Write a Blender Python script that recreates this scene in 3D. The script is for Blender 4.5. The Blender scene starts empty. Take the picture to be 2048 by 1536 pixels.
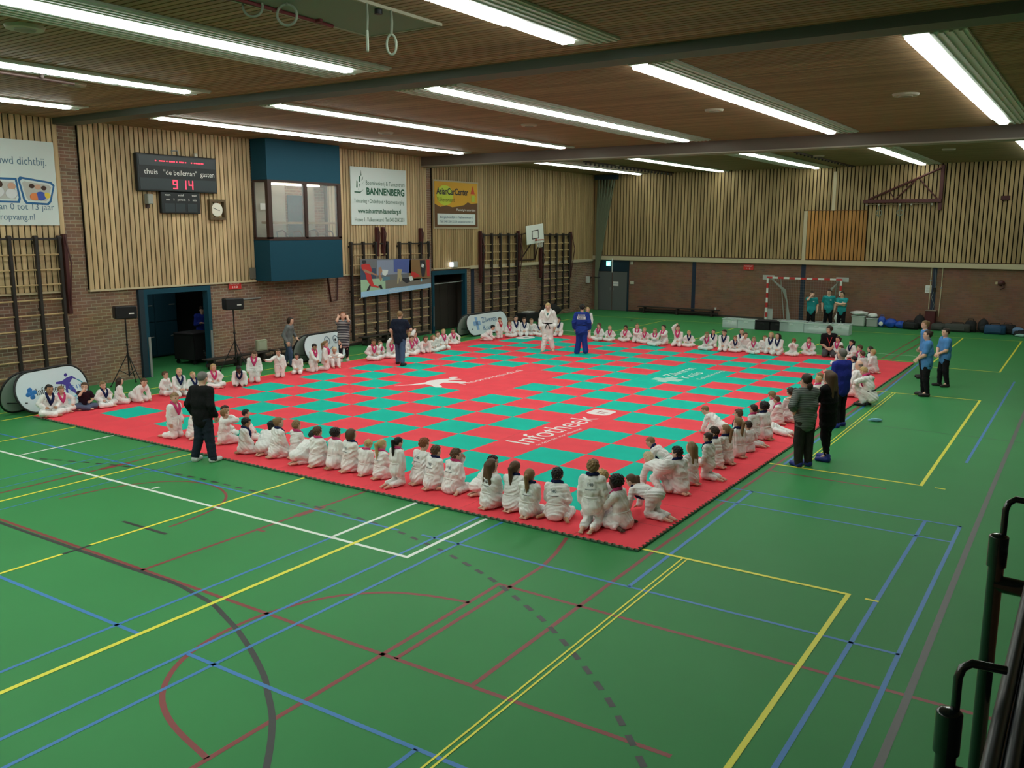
import bpy, math, random
import numpy as np
from mathutils import Vector, Matrix
random.seed(7)
SC = bpy.context.scene
COL = SC.collection
PI = math.pi

# ------------------------------------------------------------------ materials
MATS = {}
def mat(name, rgb, rough=0.6, metal=0.0, spec=0.4, bump=0.0, bscale=40.0, var=0.0, vscale=8.0, emit=None, estr=0.0, alpha=1.0, trans=0.0, coat=0.0, stretch=None):
    if name in MATS: return MATS[name]
    m = bpy.data.materials.new(name); m.use_nodes = True
    nt = m.node_tree; b = nt.nodes['Principled BSDF']
    b.inputs['Base Color'].default_value = (*rgb, 1)
    b.inputs['Roughness'].default_value = rough
    b.inputs['Metallic'].default_value = metal
    b.inputs['Specular IOR Level'].default_value = spec
    if coat: b.inputs['Coat Weight'].default_value = coat
    if trans: b.inputs['Transmission Weight'].default_value = trans
    if alpha < 1: b.inputs['Alpha'].default_value = alpha
    if emit: b.inputs['Emission Color'].default_value = (*emit, 1); b.inputs['Emission Strength'].default_value = estr
    if var or bump:
        tc = nt.nodes.new('ShaderNodeTexCoord'); mp = nt.nodes.new('ShaderNodeMapping')
        nt.links.new(tc.outputs['Object'], mp.inputs['Vector'])
        if stretch: mp.inputs['Scale'].default_value = stretch
    if var:
        n = nt.nodes.new('ShaderNodeTexNoise'); n.inputs['Scale'].default_value = vscale; n.inputs['Detail'].default_value = 4
        nt.links.new(mp.outputs[0], n.inputs['Vector'])
        r = nt.nodes.new('ShaderNodeValToRGB')
        r.color_ramp.elements[0].position = .3; r.color_ramp.elements[1].position = .7
        r.color_ramp.elements[0].color = (*[max(0, c*(1-var)) for c in rgb], 1)
        r.color_ramp.elements[1].color = (*[min(1, c*(1+var)) for c in rgb], 1)
        nt.links.new(n.outputs['Fac'], r.inputs['Fac']); nt.links.new(r.outputs['Color'], b.inputs['Base Color'])
    if bump:
        n2 = nt.nodes.new('ShaderNodeTexNoise'); n2.inputs['Scale'].default_value = bscale; n2.inputs['Detail'].default_value = 3
        nt.links.new(mp.outputs[0], n2.inputs['Vector'])
        bp = nt.nodes.new('ShaderNodeBump'); bp.inputs['Strength'].default_value = bump; bp.inputs['Distance'].default_value = .02
        nt.links.new(n2.outputs['Fac'], bp.inputs['Height']); nt.links.new(bp.outputs['Normal'], b.inputs['Normal'])
    MATS[name] = m
    return m

def brick_mat(name, c1, c2, mortar, axis):
    m = bpy.data.materials.new(name); m.use_nodes = True; nt = m.node_tree; b = nt.nodes['Principled BSDF']
    b.inputs['Roughness'].default_value = .85; b.inputs['Specular IOR Level'].default_value = .2
    tc = nt.nodes.new('ShaderNodeTexCoord'); sp = nt.nodes.new('ShaderNodeSeparateXYZ'); cb = nt.nodes.new('ShaderNodeCombineXYZ')
    nt.links.new(tc.outputs['Object'], sp.inputs[0])
    nt.links.new(sp.outputs[axis], cb.inputs[0]); nt.links.new(sp.outputs[2], cb.inputs[1])
    br = nt.nodes.new('ShaderNodeTexBrick')
    br.inputs['Scale'].default_value = 1.0
    br.inputs['Brick Width'].default_value = .27; br.inputs['Row Height'].default_value = .088
    br.inputs['Mortar Size'].default_value = .011; br.inputs['Mortar Smooth'].default_value = .3
    br.inputs['Color1'].default_value = (*c1, 1); br.inputs['Color2'].default_value = (*c2, 1); br.inputs['Mortar'].default_value = (*mortar, 1)
    nt.links.new(cb.outputs[0], br.inputs['Vector'])
    nz = nt.nodes.new('ShaderNodeTexNoise'); nz.inputs['Scale'].default_value = 1.3; nz.inputs['Detail'].default_value = 5
    nt.links.new(tc.outputs['Object'], nz.inputs['Vector'])
    mx = nt.nodes.new('ShaderNodeMix'); mx.data_type = 'RGBA'; mx.blend_type = 'MULTIPLY'; mx.inputs[0].default_value = .45
    nt.links.new(br.outputs['Color'], mx.inputs[6]); nt.links.new(nz.outputs['Color'], mx.inputs[7])
    gm = nt.nodes.new('ShaderNodeHueSaturation'); gm.inputs['Value'].default_value = 1.25; gm.inputs['Saturation'].default_value = .95
    nt.links.new(mx.outputs[2], gm.inputs['Color'])
    nt.links.new(gm.outputs[0], b.inputs['Base Color'])
    bp = nt.nodes.new('ShaderNodeBump'); bp.inputs['Strength'].default_value = .5; bp.inputs['Distance'].default_value = .01; bp.invert = True
    nt.links.new(br.outputs['Fac'], bp.inputs['Height']); nt.links.new(bp.outputs['Normal'], b.inputs['Normal'])
    return m

def wood_mat(name, ca, cb_, axis_scale, rough=.55, pitch=None, axis=1):
    """boards: long grain plus a tone that differs from board to board"""
    m = bpy.data.materials.new(name); m.use_nodes = True; nt = m.node_tree; b = nt.nodes['Principled BSDF']
    b.inputs['Roughness'].default_value = rough; b.inputs['Specular IOR Level'].default_value = .3
    tc = nt.nodes.new('ShaderNodeTexCoord'); mp = nt.nodes.new('ShaderNodeMapping'); mp.inputs['Scale'].default_value = axis_scale
    nt.links.new(tc.outputs['Object'], mp.inputs['Vector'])
    n = nt.nodes.new('ShaderNodeTexNoise'); n.inputs['Scale'].default_value = 1.0; n.inputs['Detail'].default_value = 5
    nt.links.new(mp.outputs[0], n.inputs['Vector'])
    r = nt.nodes.new('ShaderNodeValToRGB'); r.color_ramp.elements[0].position = .32; r.color_ramp.elements[1].position = .68
    r.color_ramp.elements[0].color = (*ca, 1); r.color_ramp.elements[1].color = (*cb_, 1)
    nt.links.new(n.outputs['Fac'], r.inputs['Fac'])
    gi = nt.nodes.new('ShaderNodeNewGeometry')
    mth = nt.nodes.new('ShaderNodeMapRange'); mth.inputs[3].default_value = .78; mth.inputs[4].default_value = 1.15
    nt.links.new(gi.outputs['Random Per Island'], mth.inputs[0])
    mx = nt.nodes.new('ShaderNodeVectorMath'); mx.operation = 'SCALE'
    nt.links.new(r.outputs['Color'], mx.inputs[0]); nt.links.new(mth.outputs[0], mx.inputs['Scale'])
    nt.links.new(mx.outputs[0], b.inputs['Base Color'])
    return m

def stripe_mat(name, c1, c2, pitch, frac=.5, rough=.8):
    m = bpy.data.materials.new(name); m.use_nodes = True; nt = m.node_tree; b = nt.nodes['Principled BSDF']; b.inputs['Roughness'].default_value = rough
    tc = nt.nodes.new('ShaderNodeTexCoord'); sp = nt.nodes.new('ShaderNodeSeparateXYZ'); nt.links.new(tc.outputs['Object'], sp.inputs[0])
    d = nt.nodes.new('ShaderNodeMath'); d.operation = 'DIVIDE'; d.inputs[1].default_value = pitch; nt.links.new(sp.outputs[2], d.inputs[0])
    f = nt.nodes.new('ShaderNodeMath'); f.operation = 'FRACT'; nt.links.new(d.outputs[0], f.inputs[0])
    g = nt.nodes.new('ShaderNodeMath'); g.operation = 'GREATER_THAN'; g.inputs[1].default_value = frac; nt.links.new(f.outputs[0], g.inputs[0])
    mx = nt.nodes.new('ShaderNodeMix'); mx.data_type = 'RGBA'; nt.links.new(g.outputs[0], mx.inputs[0])
    mx.inputs[6].default_value = (*c1, 1); mx.inputs[7].default_value = (*c2, 1)
    nt.links.new(mx.outputs[2], b.inputs['Base Color'])
    return m

# ------------------------------------------------------------------ mesh collecting
def tag(o, label=None, cat=None, group=None, kind=None):
    if label: o['label'] = label
    if cat: o['category'] = cat
    if group: o['group'] = group
    if kind: o['kind'] = kind
    return o

def empty(name, loc=(0,0,0), rz=0, label=None, cat=None, group=None, kind=None):
    o = bpy.data.objects.new(name, None); COL.objects.link(o); o.empty_display_size = .1
    o.location = loc; o.rotation_euler = (0,0,rz)
    return tag(o, label, cat, group, kind)

class MB:
    def __init__(s): s.v=[]; s.f=[]; s.mi=[]; s.sm=[]
    def add(s, vs, fs, mi=0, smooth=False, M=None):
        n=len(s.v)
        if M is not None: vs=[tuple(M@Vector(p)) for p in vs]
        s.v+= [tuple(p) for p in vs]; s.f+=[tuple(i+n for i in f) for f in fs]; s.mi+=[mi]*len(fs); s.sm+=[smooth]*len(fs)
        return s
    def box(s,x0,x1,y0,y1,z0,z1,mi=0,M=None):
        vs=[(x0,y0,z0),(x1,y0,z0),(x1,y1,z0),(x0,y1,z0),(x0,y0,z1),(x1,y0,z1),(x1,y1,z1),(x0,y1,z1)]
        return s.add(vs,[(3,2,1,0),(4,5,6,7),(0,1,5,4),(1,2,6,5),(2,3,7,6),(3,0,4,7)],mi,False,M)
    def rbox(s,x0,x1,y0,y1,z0,z1,r=.02,mi=0,M=None):
        # box with chamfered edges
        r=min(r,(x1-x0)/2.01,(y1-y0)/2.01,(z1-z0)/2.01)
        vs=[];idx={}
        for i,sx in enumerate((x0,x1)):
            for j,sy in enumerate((y0,y1)):
                for k,sz in enumerate((z0,z1)):
                    dx=r if i==0 else -r; dy=r if j==0 else -r; dz=r if k==0 else -r
                    idx[i,j,k,0]=len(vs); vs.append((sx,sy+dy,sz+dz))
                    idx[i,j,k,1]=len(vs); vs.append((sx+dx,sy,sz+dz))
                    idx[i,j,k,2]=len(vs); vs.append((sx+dx,sy+dy,sz))
        fs=[]
        for i in (0,1):
            q=[idx[i,0,0,0],idx[i,1,0,0],idx[i,1,1,0],idx[i,0,1,0]]; fs.append(q if i else q[::-1])
            q=[idx[0,i,0,1],idx[0,i,1,1],idx[1,i,1,1],idx[1,i,0,1]]; fs.append(q if i else q[::-1])
            q=[idx[0,0,i,2],idx[1,0,i,2],idx[1,1,i,2],idx[0,1,i,2]]; fs.append(q if i else q[::-1])
        for i in (0,1):
            for j in (0,1):
                sgn=(i==j)
                q=[idx[i,j,0,0],idx[i,j,1,0],idx[i,j,1,1],idx[i,j,0,1]]; fs.append(q[::-1] if sgn else q)
                q=[idx[i,0,j,0],idx[i,1,j,0],idx[i,1,j,2],idx[i,0,j,2]]; fs.append(q if sgn else q[::-1])
                q=[idx[0,i,j,1],idx[1,i,j,1],idx[1,i,j,2],idx[0,i,j,2]]; fs.append(q[::-1] if sgn else q)
                for k in (0,1):
                    t=[idx[i,j,k,0],idx[i,j,k,1],idx[i,j,k,2]]; fs.append(t if (i+j+k)%2 else t[::-1])
        return s.add(vs,fs,mi,False,M)
    def tube(s,p0,p1,r0,r1=None,n=10,mi=0,cap=True):
        r1=r0 if r1 is None else r1
        p0=Vector(p0);p1=Vector(p1);d=(p1-p0).normalized()
        a=d.orthogonal().normalized();b=d.cross(a)
        vs=[];fs=[]
        for p,r in ((p0,r0),(p1,r1)):
            for k in range(n):
                t=2*PI*k/n; vs.append(p+r*(math.cos(t)*a+math.sin(t)*b))
        for k in range(n): fs.append((k,(k+1)%n,n+(k+1)%n,n+k))
        s.add(vs,fs,mi,True)
        if cap: s.add(vs,[tuple(range(n-1,-1,-1)),tuple(range(n,2*n))],mi,False)
        return s
    def path(s,pts,r,n=8,mi=0,closed=False):
        pts=[Vector(p) for p in pts]; m=len(pts); vs=[];fs=[]
        prev=None
        for i,p in enumerate(pts):
            if closed: d=(pts[(i+1)%m]-pts[i-1])
            else: d=pts[min(i+1,m-1)]-pts[max(i-1,0)]
            d.normalize()
            a=d.orthogonal().normalized() if prev is None else (prev-d*prev.dot(d)).normalized()
            prev=a; b=d.cross(a); rr=r[i] if isinstance(r,(list,tuple)) else r
            for k in range(n):
                t=2*PI*k/n; vs.append(p+rr*(math.cos(t)*a+math.sin(t)*b))
        for i in range(m if closed else m-1):
            j=(i+1)%m
            for k in range(n): fs.append((i*n+k,i*n+(k+1)%n,j*n+(k+1)%n,j*n+k))
        s.add(vs,fs,mi,True)
        if not closed: s.add(vs,[tuple(range(n-1,-1,-1)),tuple(range((m-1)*n,m*n))],mi,False)
        return s
    def ell(s,c,r,mi=0,nu=12,nv=8,M=None):
        vs=[];fs=[]
        for j in range(nv+1):
            ph=PI*j/nv
            for i in range(nu):
                t=2*PI*i/nu; vs.append((c[0]+r[0]*math.sin(ph)*math.cos(t),c[1]+r[1]*math.sin(ph)*math.sin(t),c[2]+r[2]*math.cos(ph)))
        for j in range(nv):
            for i in range(nu):
                a=j*nu+i;b=j*nu+(i+1)%nu; fs.append((a,a+nu,b+nu,b))
        return s.add(vs,fs,mi,True,M)
    def extrude(s,pts,o,ax,ay,d,mi=0,mi_side=None):
        """polygon pts (2-D) placed at o with axes ax, ay, thickened by vector d; front face is at o+d"""
        o=Vector(o);ax=Vector(ax);ay=Vector(ay);d=Vector(d);n=len(pts)
        back=[o+ax*p[0]+ay*p[1] for p in pts]; front=[q+d for q in back]
        s.add(front,[tuple(range(n))],mi); s.add(back,[tuple(range(n-1,-1,-1))],mi if mi_side is None else mi_side)
        s.add(back+front,[(k,(k+1)%n,n+(k+1)%n,n+k) for k in range(n)],mi if mi_side is None else mi_side)
        return s
    def build(s,name,mats,parent=None,**kw):
        me=bpy.data.meshes.new(name); me.from_pydata(s.v,[],s.f)
        for m in (mats if isinstance(mats,(list,tuple)) else [mats]): me.materials.append(m)
        me.polygons.foreach_set('material_index',s.mi); me.polygons.foreach_set('use_smooth',s.sm); me.update()
        o=bpy.data.objects.new(name,me); COL.objects.link(o)
        if parent is not None: o.parent=parent
        return tag(o,**kw)

def text_geo(txt, size, bold=0.0, shear=0.0, sx=1.0, width=None):
    cu=bpy.data.curves.new('t','FONT'); cu.body=txt; cu.size=size; cu.resolution_u=3; cu.offset=bold; cu.shear=shear
    ob=bpy.data.objects.new('t',cu); COL.objects.link(ob)
    dg=bpy.context.evaluated_depsgraph_get(); dg.update()
    me=bpy.data.meshes.new_from_object(ob.evaluated_get(dg))
    vs=[tuple(v.co) for v in me.vertices]; fs=[tuple(p.vertices) for p in me.polygons]
    bpy.data.objects.remove(ob); bpy.data.curves.remove(cu); bpy.data.meshes.remove(me)
    if vs:
        x0=min(v[0] for v in vs); x1=max(v[0] for v in vs)
        k=sx if width is None else width/max(1e-6,x1-x0)
        vs=[((v[0]-x0)*k,v[1],v[2]) for v in vs]
    return vs,fs
def text(name, txt, size, m, o, ax, ay, parent=None, off=.004, center=False, mb=None, mi=0, **kw):
    """lettering lying on a plane at o, running along ax, upright along ay"""
    vs,fs=text_geo(txt,size,**kw); ax=Vector(ax);ay=Vector(ay);nrm=ax.cross(ay);o=Vector(o)+nrm*off
    if not vs: return None
    w=max(v[0] for v in vs) if center else 0
    pts=[o+ax*(v[0]-w/2)+ay*v[1] for v in vs]
    if mb is not None: mb.add(pts,fs,mi); return mb
    b=MB(); b.add(pts,fs); return b.build(name,m,parent)

# ------------------------------------------------------------------ camera
cd=bpy.data.cameras.new('camera'); cam=bpy.data.objects.new('camera',cd); COL.objects.link(cam); SC.camera=cam
cd.sensor_width=36; cd.lens=36*1764.97/2048; cd.clip_end=200; cd.clip_start=.05
def look(yaw,pitch,roll):
    cy,sy=math.cos(yaw),math.sin(yaw);cp,sp=math.cos(pitch),math.sin(pitch)
    f=Vector((sy*cp,cy*cp,-sp));r=Vector((cy,-sy,0));u=r.cross(f)
    r2=math.cos(roll)*r+math.sin(roll)*u;u2=-math.sin(roll)*r+math.cos(roll)*u
    return Matrix((r2,u2,-f)).transposed()
CAM=Vector((7.7916,-15.1742,4.2225))
cam.matrix_world=Matrix.Translation(CAM)@look(-.589239,.174713,.00217).to_4x4()

SC.view_settings.view_transform='Standard'; SC.view_settings.look='None'; SC.view_settings.gamma=1; SC.view_settings.exposure=0.6
SC.view_settings.use_curve_mapping=False
w=bpy.data.worlds.new('world'); SC.world=w; w.use_nodes=True
w.node_tree.nodes['Background'].inputs[0].default_value=(.6,.7,.8,1); w.node_tree.nodes['Background'].inputs[1].default_value=.02
try:
    SC.cycles.use_denoising=True; SC.cycles.max_bounces=6; SC.cycles.diffuse_bounces=4; SC.cycles.glossy_bounces=2; SC.cycles.sample_clamp_indirect=4
    SC.cycles.transparent_max_bounces=8; SC.cycles.transmission_bounces=4
except Exception: pass
# ------------------------------------------------------------------ the hall
XL,XR,YN,YB,ZC=-14.75,11.0,-21.0,26.15,6.93
M_floor=mat('floor_green',(.045,.255,.080),rough=.48,spec=.13,var=.07,vscale=.35)
M_brick=brick_mat('brick_left',(.30,.165,.105),(.20,.115,.08),(.36,.29,.21),1)
M_brickb=brick_mat('brick_back',(.27,.13,.08),(.21,.105,.07),(.22,.14,.10),0)
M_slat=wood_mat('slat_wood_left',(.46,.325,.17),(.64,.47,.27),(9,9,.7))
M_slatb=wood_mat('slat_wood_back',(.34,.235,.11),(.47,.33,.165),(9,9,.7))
M_slato=wood_mat('slat_wood_orange',(.44,.20,.05),(.52,.25,.075),(9,9,.7))
M_gap=mat('slat_gap_dark',(.012,.009,.007),rough=.95,spec=.1)
M_ceil=wood_mat('ceiling_wood',(.26,.155,.082),(.34,.21,.115),(.6,9,9),rough=.6)
M_ceilb=wood_mat('ceiling_wood_rear_cast',(.20,.15,.075),(.26,.195,.10),(.6,9,9),rough=.6)  # same wood; the rear bay's darker, greenish light cast is put into the colour
M_beam=mat('beam_grey_green',(.075,.085,.065),rough=.5)
M_beamb=mat('beam_brown',(.13,.10,.08),rough=.55)
M_trim=mat('trim_cream',(.55,.47,.32),rough=.6)
M_pale=mat('pale_wood',(.56,.47,.30),rough=.6)
M_blue=mat('petrol_blue',(.010,.060,.095),rough=.6,spec=.15)
M_bluedk=mat('petrol_blue_dark',(.008,.028,.045),rough=.5)
M_bluec=mat('blue_column',(.014,.026,.055),rough=.5)
M_dark=mat('dark_interior',(.012,.012,.014),rough=.8)
M_wallp=mat('plain_wall',(.35,.27,.19),rough=.9)

# floor (its top is z=0) with its painted lines
fl=MB(); fl.box(XL-4.5,XR,YN,YB,-.2,0); floor=fl.build('floor',M_floor,kind='structure')
LC={'yellow':(.80,.78,.06),'blue':(.035,.20,.52),'red':(.24,.035,.035),'white':(.80,.86,.80),'black':(.028,.034,.032),'grey':(.10,.105,.10)}
LMAT={k:mat('line_'+k,v,rough=.45) for k,v in LC.items()}
def smooth(P,n=5):
    if len(P)<6: return P
    out=[]
    for i in range(len(P)-1):
        a=P[max(0,i-1)];b=P[i];c=P[i+1];d=P[min(len(P)-1,i+2)]
        for k in range(n):
            t=k/n; out.append(tuple(.5*(2*b[q]+(c[q]-a[q])*t+(2*a[q]-5*b[q]+4*c[q]-d[q])*t*t+(3*b[q]-a[q]-3*c[q]+d[q])*t**3) for q in (0,1)))
    return out+[P[-1]]
def seg_strip(mb,pts,wd,z,closed=False):
    pts=smooth(pts)
    P=[Vector((p[0],p[1])) for p in pts]; L=[];Rr=[]
    for i,p in enumerate(P):
        d0=(P[i]-P[i-1]).normalized() if i else None; d1=(P[i+1]-P[i]).normalized() if i<len(P)-1 else None
        d0=d0 or d1; d1=d1 or d0
        n=Vector((-(d0+d1).y,(d0+d1).x)).normalized(); k=wd/2/max(.5,n.dot(Vector((-d0.y,d0.x))))
        L.append(p+n*k);Rr.append(p-n*k)
    n=len(P)
    mb.add([(q.x,q.y,z) for q in L]+[(q.x,q.y,z) for q in Rr],[(n+i,n+i+1,i+1,i) for i in range(n-1)])
def arc(cx,cy,r,a0,a1,n=40): return [(cx+r*math.cos(math.radians(a0+(a1-a0)*i/n)),cy+r*math.sin(math.radians(a0+(a1-a0)*i/n))) for i in range(n+1)]
W5=.055
LINES=[ # colour, width, z, points
('red',W5,.0010,[(XL+.2,-9.05),(3.23,-9.02),(3.16,-5.0),(3.12,16.0)]),
('red',W5,.0010,[(-1.87,-9.05),(-1.87,-5.0)]),('red',.12,.0012,[(-1.87,-6.5),(-1.85,-5.95)]),('red',.06,.0012,[(-1.9,-7.22),(-1.72,-7.22)]),
('red',W5,.0010,[(3.26,-9.03),(5.24,-9.02)]),('red',W5,.0010,[(2.17,-12.4),(2.12,-9.02),(2.08,-6.9),(9,-6.94)]),
('red',W5,.0010,[(2.29,-9.02),(2.24,-7.0),(2.21,-6.1),(2.12,-5.65),(1.94,-5.05)]),
('red',W5,.0010,[(2.14,-11.14),(1.48,-10.99),(.99,-10.75),(.63,-10.36),(.44,-9.9),(.38,-9.4),(.44,-8.9),(.66,-8.33),(1.08,-7.88),(1.48,-7.68),(1.84,-7.58),(2.10,-7.53)]),
('red',W5,.0010,[(-6.68,-12),(-6.68,-5.0)]),('red',.13,.0012,[(-6.68,-6.6),(-6.66,-6.1)]),
('red',.045,.0010,[(-5.6,-8.0),(-5.5,-7.3),(-5.3,-6.77),(-4.95,-6.38),(-4.55,-6.2),(-4.05,-6.2),(-3.55,-6.42),(-3.2,-6.85),(-3.05,-7.4),(-3.0,-7.85)]),
('red',.05,.0010,[(3.17,-.03),(5.12,-.08)]),('red',.05,.0010,[(1.86,23),(1.9,15.4)]),('red',.05,.0010,[(2.25,21.2),(2.2,15.5)]),
('black',.06,.0016,[(-9.5,-9.1),(-5.16,-9.11),(-1.84,-9.08),(-1.2,-9.07),(-.72,-9.13),(-.3,-9.2),(.1,-9.34),(.45,-9.47),(.78,-9.62),(1.05,-9.75),(1.33,-9.9),(1.55,-10.03),(1.77,-10.19),(1.97,-10.33),(2.17,-10.49),(2.47,-10.78),(2.75,-11.1),(3.0,-11.5)]),
('black',.06,.0016,[(-3.77,-8.08),(-2.77,-8.06)]),('black',.045,.0042,[(-3.22,-9.3),(-3.23,-8.9)]),
('grey',.07,.0016,[(6.74,-14),(6.67,-8.3),(6.66,-6.9),(6.60,-1.9),(6.57,1.4),(6.5,12)]),('black',.02,.0016,[(3.2,4.88),(9,4.9)]),
('blue',.045,.0022,[(-14.4,-6.29),(-10.86,-6.24),(-6.2,-6.17),(-.34,-6.12),(-.2,-6.11)]),
('blue',.05,.0022,[(-3.35,-10.15),(-.3,-10.12)]),('blue',.045,.0022,[(-.66,-12.6),(-.76,-6.86)]),
('blue',.045,.0022,[(.49,-12.6),(.45,-7.9),(.41,-5.0)]),('blue',.045,.0022,[(.92,-12.8),(.88,-9),(.83,-5.0)]),
('blue',.05,.0022,[(.48,-10.11),(4.4,-10.09)]),('blue',.045,.0022,[(3.46,-10.1),(3.46,-11)]),
('blue',.025,.0022,[(-7.48,-9.5),(-7.46,-5.0)]),('blue',.025,.0022,[(-6.96,-9.5),(-6.99,-5.0)]),('blue',.025,.0022,[(-5.79,-9.8),(-5.83,-5.0)]),
('blue',.045,.0022,[(.2,-6.08),(6.44,-6.12)]),('blue',.05,.0022,[(3.41,-6.1),(3.34,-1.44)]),('blue',.045,.0022,[(3.0,-1.46),(6.42,-1.47)]),('blue',.045,.0022,[(3.0,-2.21),(6.39,-2.24)]),
('blue',.05,.0022,[(5.94,-1.47),(6.0,-11)]),('blue',.05,.0022,[(6.40,-1.45),(6.43,-6.1),(6.5,-11.5)]),('blue',.05,.0022,[(3.26,.5),(3.24,9.2)]),('blue',.05,.0022,[(3.24,9.3),(3.1,15.6)]),
('blue',.05,.0022,[(6.0,2.5),(5.95,13)]),
('white',.06,.0030,[(-13.5,-7.03),(-9.46,-6.98),(.59,-6.85),(.55,-5.0)]),('white',.06,.0030,[(-.77,-6.86),(-.80,-5.0)]),('white',.06,.0030,[(-4.87,-6.86),(-4.86,-6.72)]),
('white',.05,.0030,[(-8.84,-6.97),(-8.88,-5.0)]),
('yellow',.05,.0036,[(-10.2,-8.5),(-10.28,-5.0)]),('yellow',.05,.0036,[(-6.2,-10.5),(-6.27,-5.0)]),('yellow',.05,.0036,[(-3.21,-11),(-3.22,-9.28)]),('yellow',.05,.0036,[(-3.24,-8.92),(-3.29,-5.0)]),
('yellow',.06,.0036,[(-.27,-12.6),(-.37,-5.0)]),('yellow',.022,.0036,[(3.68,-11.4),(3.58,-4.88)]),('yellow',.022,.0036,[(3.745,-11.4),(3.645,-4.88)]),
('yellow',.055,.0036,[(3.0,-4.86),(5.65,-4.86),(5.69,-11)]),('yellow',.045,.0036,[(5.84,-4.88),(5.99,-4.88)]),
('yellow',.055,.0036,[(3.02,.44),(5.57,.46),(5.48,9.35),(3.02,9.25)]),('yellow',.045,.0036,[(5.78,.44),(5.94,.45)]),
('yellow',.022,.0036,[(3.53,.46),(3.45,9.26)]),('yellow',.022,.0036,[(3.6,.46),(3.52,9.26)]),
('yellow',.05,.0036,[(3.2,14.62),(5.43,14.65),(5.36,23.5)]),('yellow',.05,.0036,[(3.36,23.5),(3.45,14.65)]),('yellow',.045,.0036,[(-13,23.0),(5.4,23.55)]),
('yellow',.05,.0036,[(-12.2,-5.6),(-12.16,15.4),(3.0,15.45)]),('yellow',.045,.0036,[(-13,23.0),(-13,-5.6)]),
('yellow',.045,.0036,[(-9,15.45),(-9.1,23)]),('yellow',.045,.0036,[(-5.2,15.45),(-5.3,23.2)]),('yellow',.045,.0036,[(-.8,15.45),(-.9,23.3)]),
('white',.04,.0030,[(-13,16.6),(2.9,16.9)]),
('black',.05,.0016,arc(-9.0,22.8,1.6,150,260,16)),
]
for c in LC:
    mb=MB()
    for col,wd,z,p in LINES:
        if col==c: seg_strip(mb,p,wd,z)
    if c=='black': # dashed nine metre line
        path=[(-8.6,-7.0),(-8.0,-6.75),(-7.4,-6.54),(-6.87,-6.38),(-6.28,-6.23),(-5.72,-6.10),(-4.79,-6.03),(-3.1,-6.0),(-1.5,-6.02),(-.92,-6.05),(-.06,-6.18),(.83,-6.41),(1.39,-6.61),(1.95,-6.84),(2.47,-7.12),(3.0,-7.42),(3.5,-7.77),(3.98,-8.15),(4.44,-8.55),(4.85,-8.98),(5.27,-9.44),(5.66,-9.95),(6.0,-10.5)]
        pos=0;acc=[0]
        for a,b in zip(path,path[1:]): acc.append(acc[-1]+math.dist(a,b))
        def at(s):
            for i in range(len(acc)-1):
                if s<=acc[i+1]:
                    t=(s-acc[i])/(acc[i+1]-acc[i]); return (path[i][0]+(path[i+1][0]-path[i][0])*t,path[i][1]+(path[i+1][1]-path[i][1])*t)
            return path[-1]
        s=0.05
        while s<acc[-1]-.2: seg_strip(mb,[at(s),at(s+.16)],.06,.0018); s+=.305
    mb.build('floor_marking_'+c,LMAT[c],parent=floor)

# left wall: brick below and behind, two rows of slat panels above
wl=MB()
D1=(-.41,2.0,2.5)      # door openings y0,y1,z
D2=(12.68,15.0,2.52)
def wallbox(mb,y0,y1,z0,z1): mb.box(XL-.14,XL,y0,y1,z0,z1)
for y0,y1,z0,z1 in ((YN,D1[0],0,ZC+.4),(D1[0],D1[1],D1[2],ZC+.4),(D1[1],D2[0],0,ZC+.4),(D2[0],D2[1],D2[2],ZC+.4),(D2[1],YB,0,ZC+.4)): wallbox(wl,y0,y1,z0,z1)
wl.build('wall_left',M_brick,kind='structure')
wb=MB(); wb.box(XL-.14,XR,YB,YB+.3,0,ZC+.4); wb.build('wall_back',M_brickb,kind='structure')
wr=MB(); wr.box(XR,XR+.3,YN,YB+.3,0,ZC+.4); wr.build('wall_right',M_wallp,kind='structure')
wn=MB(); wn.box(XL-.14,XR+.3,YN-.3,YN,0,ZC+.4); wn.build('wall_near',M_wallp,kind='structure')

def slat_panel(name,axis,plane,sgn,a0,a1,z0,z1,m,pitch=.150,gap=.026,th=.03,edge=True):
    """vertical boards with dark gaps on a dark backing; axis 1: along y on the left wall, axis 0: along x on the back wall"""
    mb=MB()
    def bx(u0,u1,d0,d1,q0,q1,mi):
        lo,hi=sorted((plane+sgn*d0,plane+sgn*d1))
        if axis==1: mb.box(lo,hi,u0,u1,q0,q1,mi)
        else: mb.box(u0,u1,lo,hi,q0,q1,mi)
    bx(a0,a1,0,.05,z0,z1,1)
    n=max(1,round((a1-a0)/pitch)); p=(a1-a0)/n
    for i in range(n): bx(a0+i*p+gap/2,a0+(i+1)*p-gap/2,.05,.05+th,z0,z1,0)
    if edge: bx(a0,a1,0,.10,z0-.05,z0,2)
    return mb.build(name,[m,M_gap,M_pale],kind='structure')
BK0,BK1=3.76,6.92  # booth
slat_panel('wall_left_panel_1',1,XL,1,-14.0,-2.35,2.60,ZC,M_slat,.15,.034)
slat_panel('wall_left_panel_2',1,XL,1,-1.82,BK0,2.58,ZC,M_slat,.145,.034)
slat_panel('wall_left_panel_3',1,XL,1,BK1,12.38,2.60,ZC,M_slat,.145,.034)
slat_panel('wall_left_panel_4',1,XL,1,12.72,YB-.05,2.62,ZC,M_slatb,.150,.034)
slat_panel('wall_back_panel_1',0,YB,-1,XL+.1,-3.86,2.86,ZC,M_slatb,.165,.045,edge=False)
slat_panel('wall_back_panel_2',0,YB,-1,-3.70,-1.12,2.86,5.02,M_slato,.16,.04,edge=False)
slat_panel('wall_back_panel_3',0,YB,-1,-3.86,-1.12,5.04,ZC,M_slatb,.165,.045,edge=False)
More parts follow.
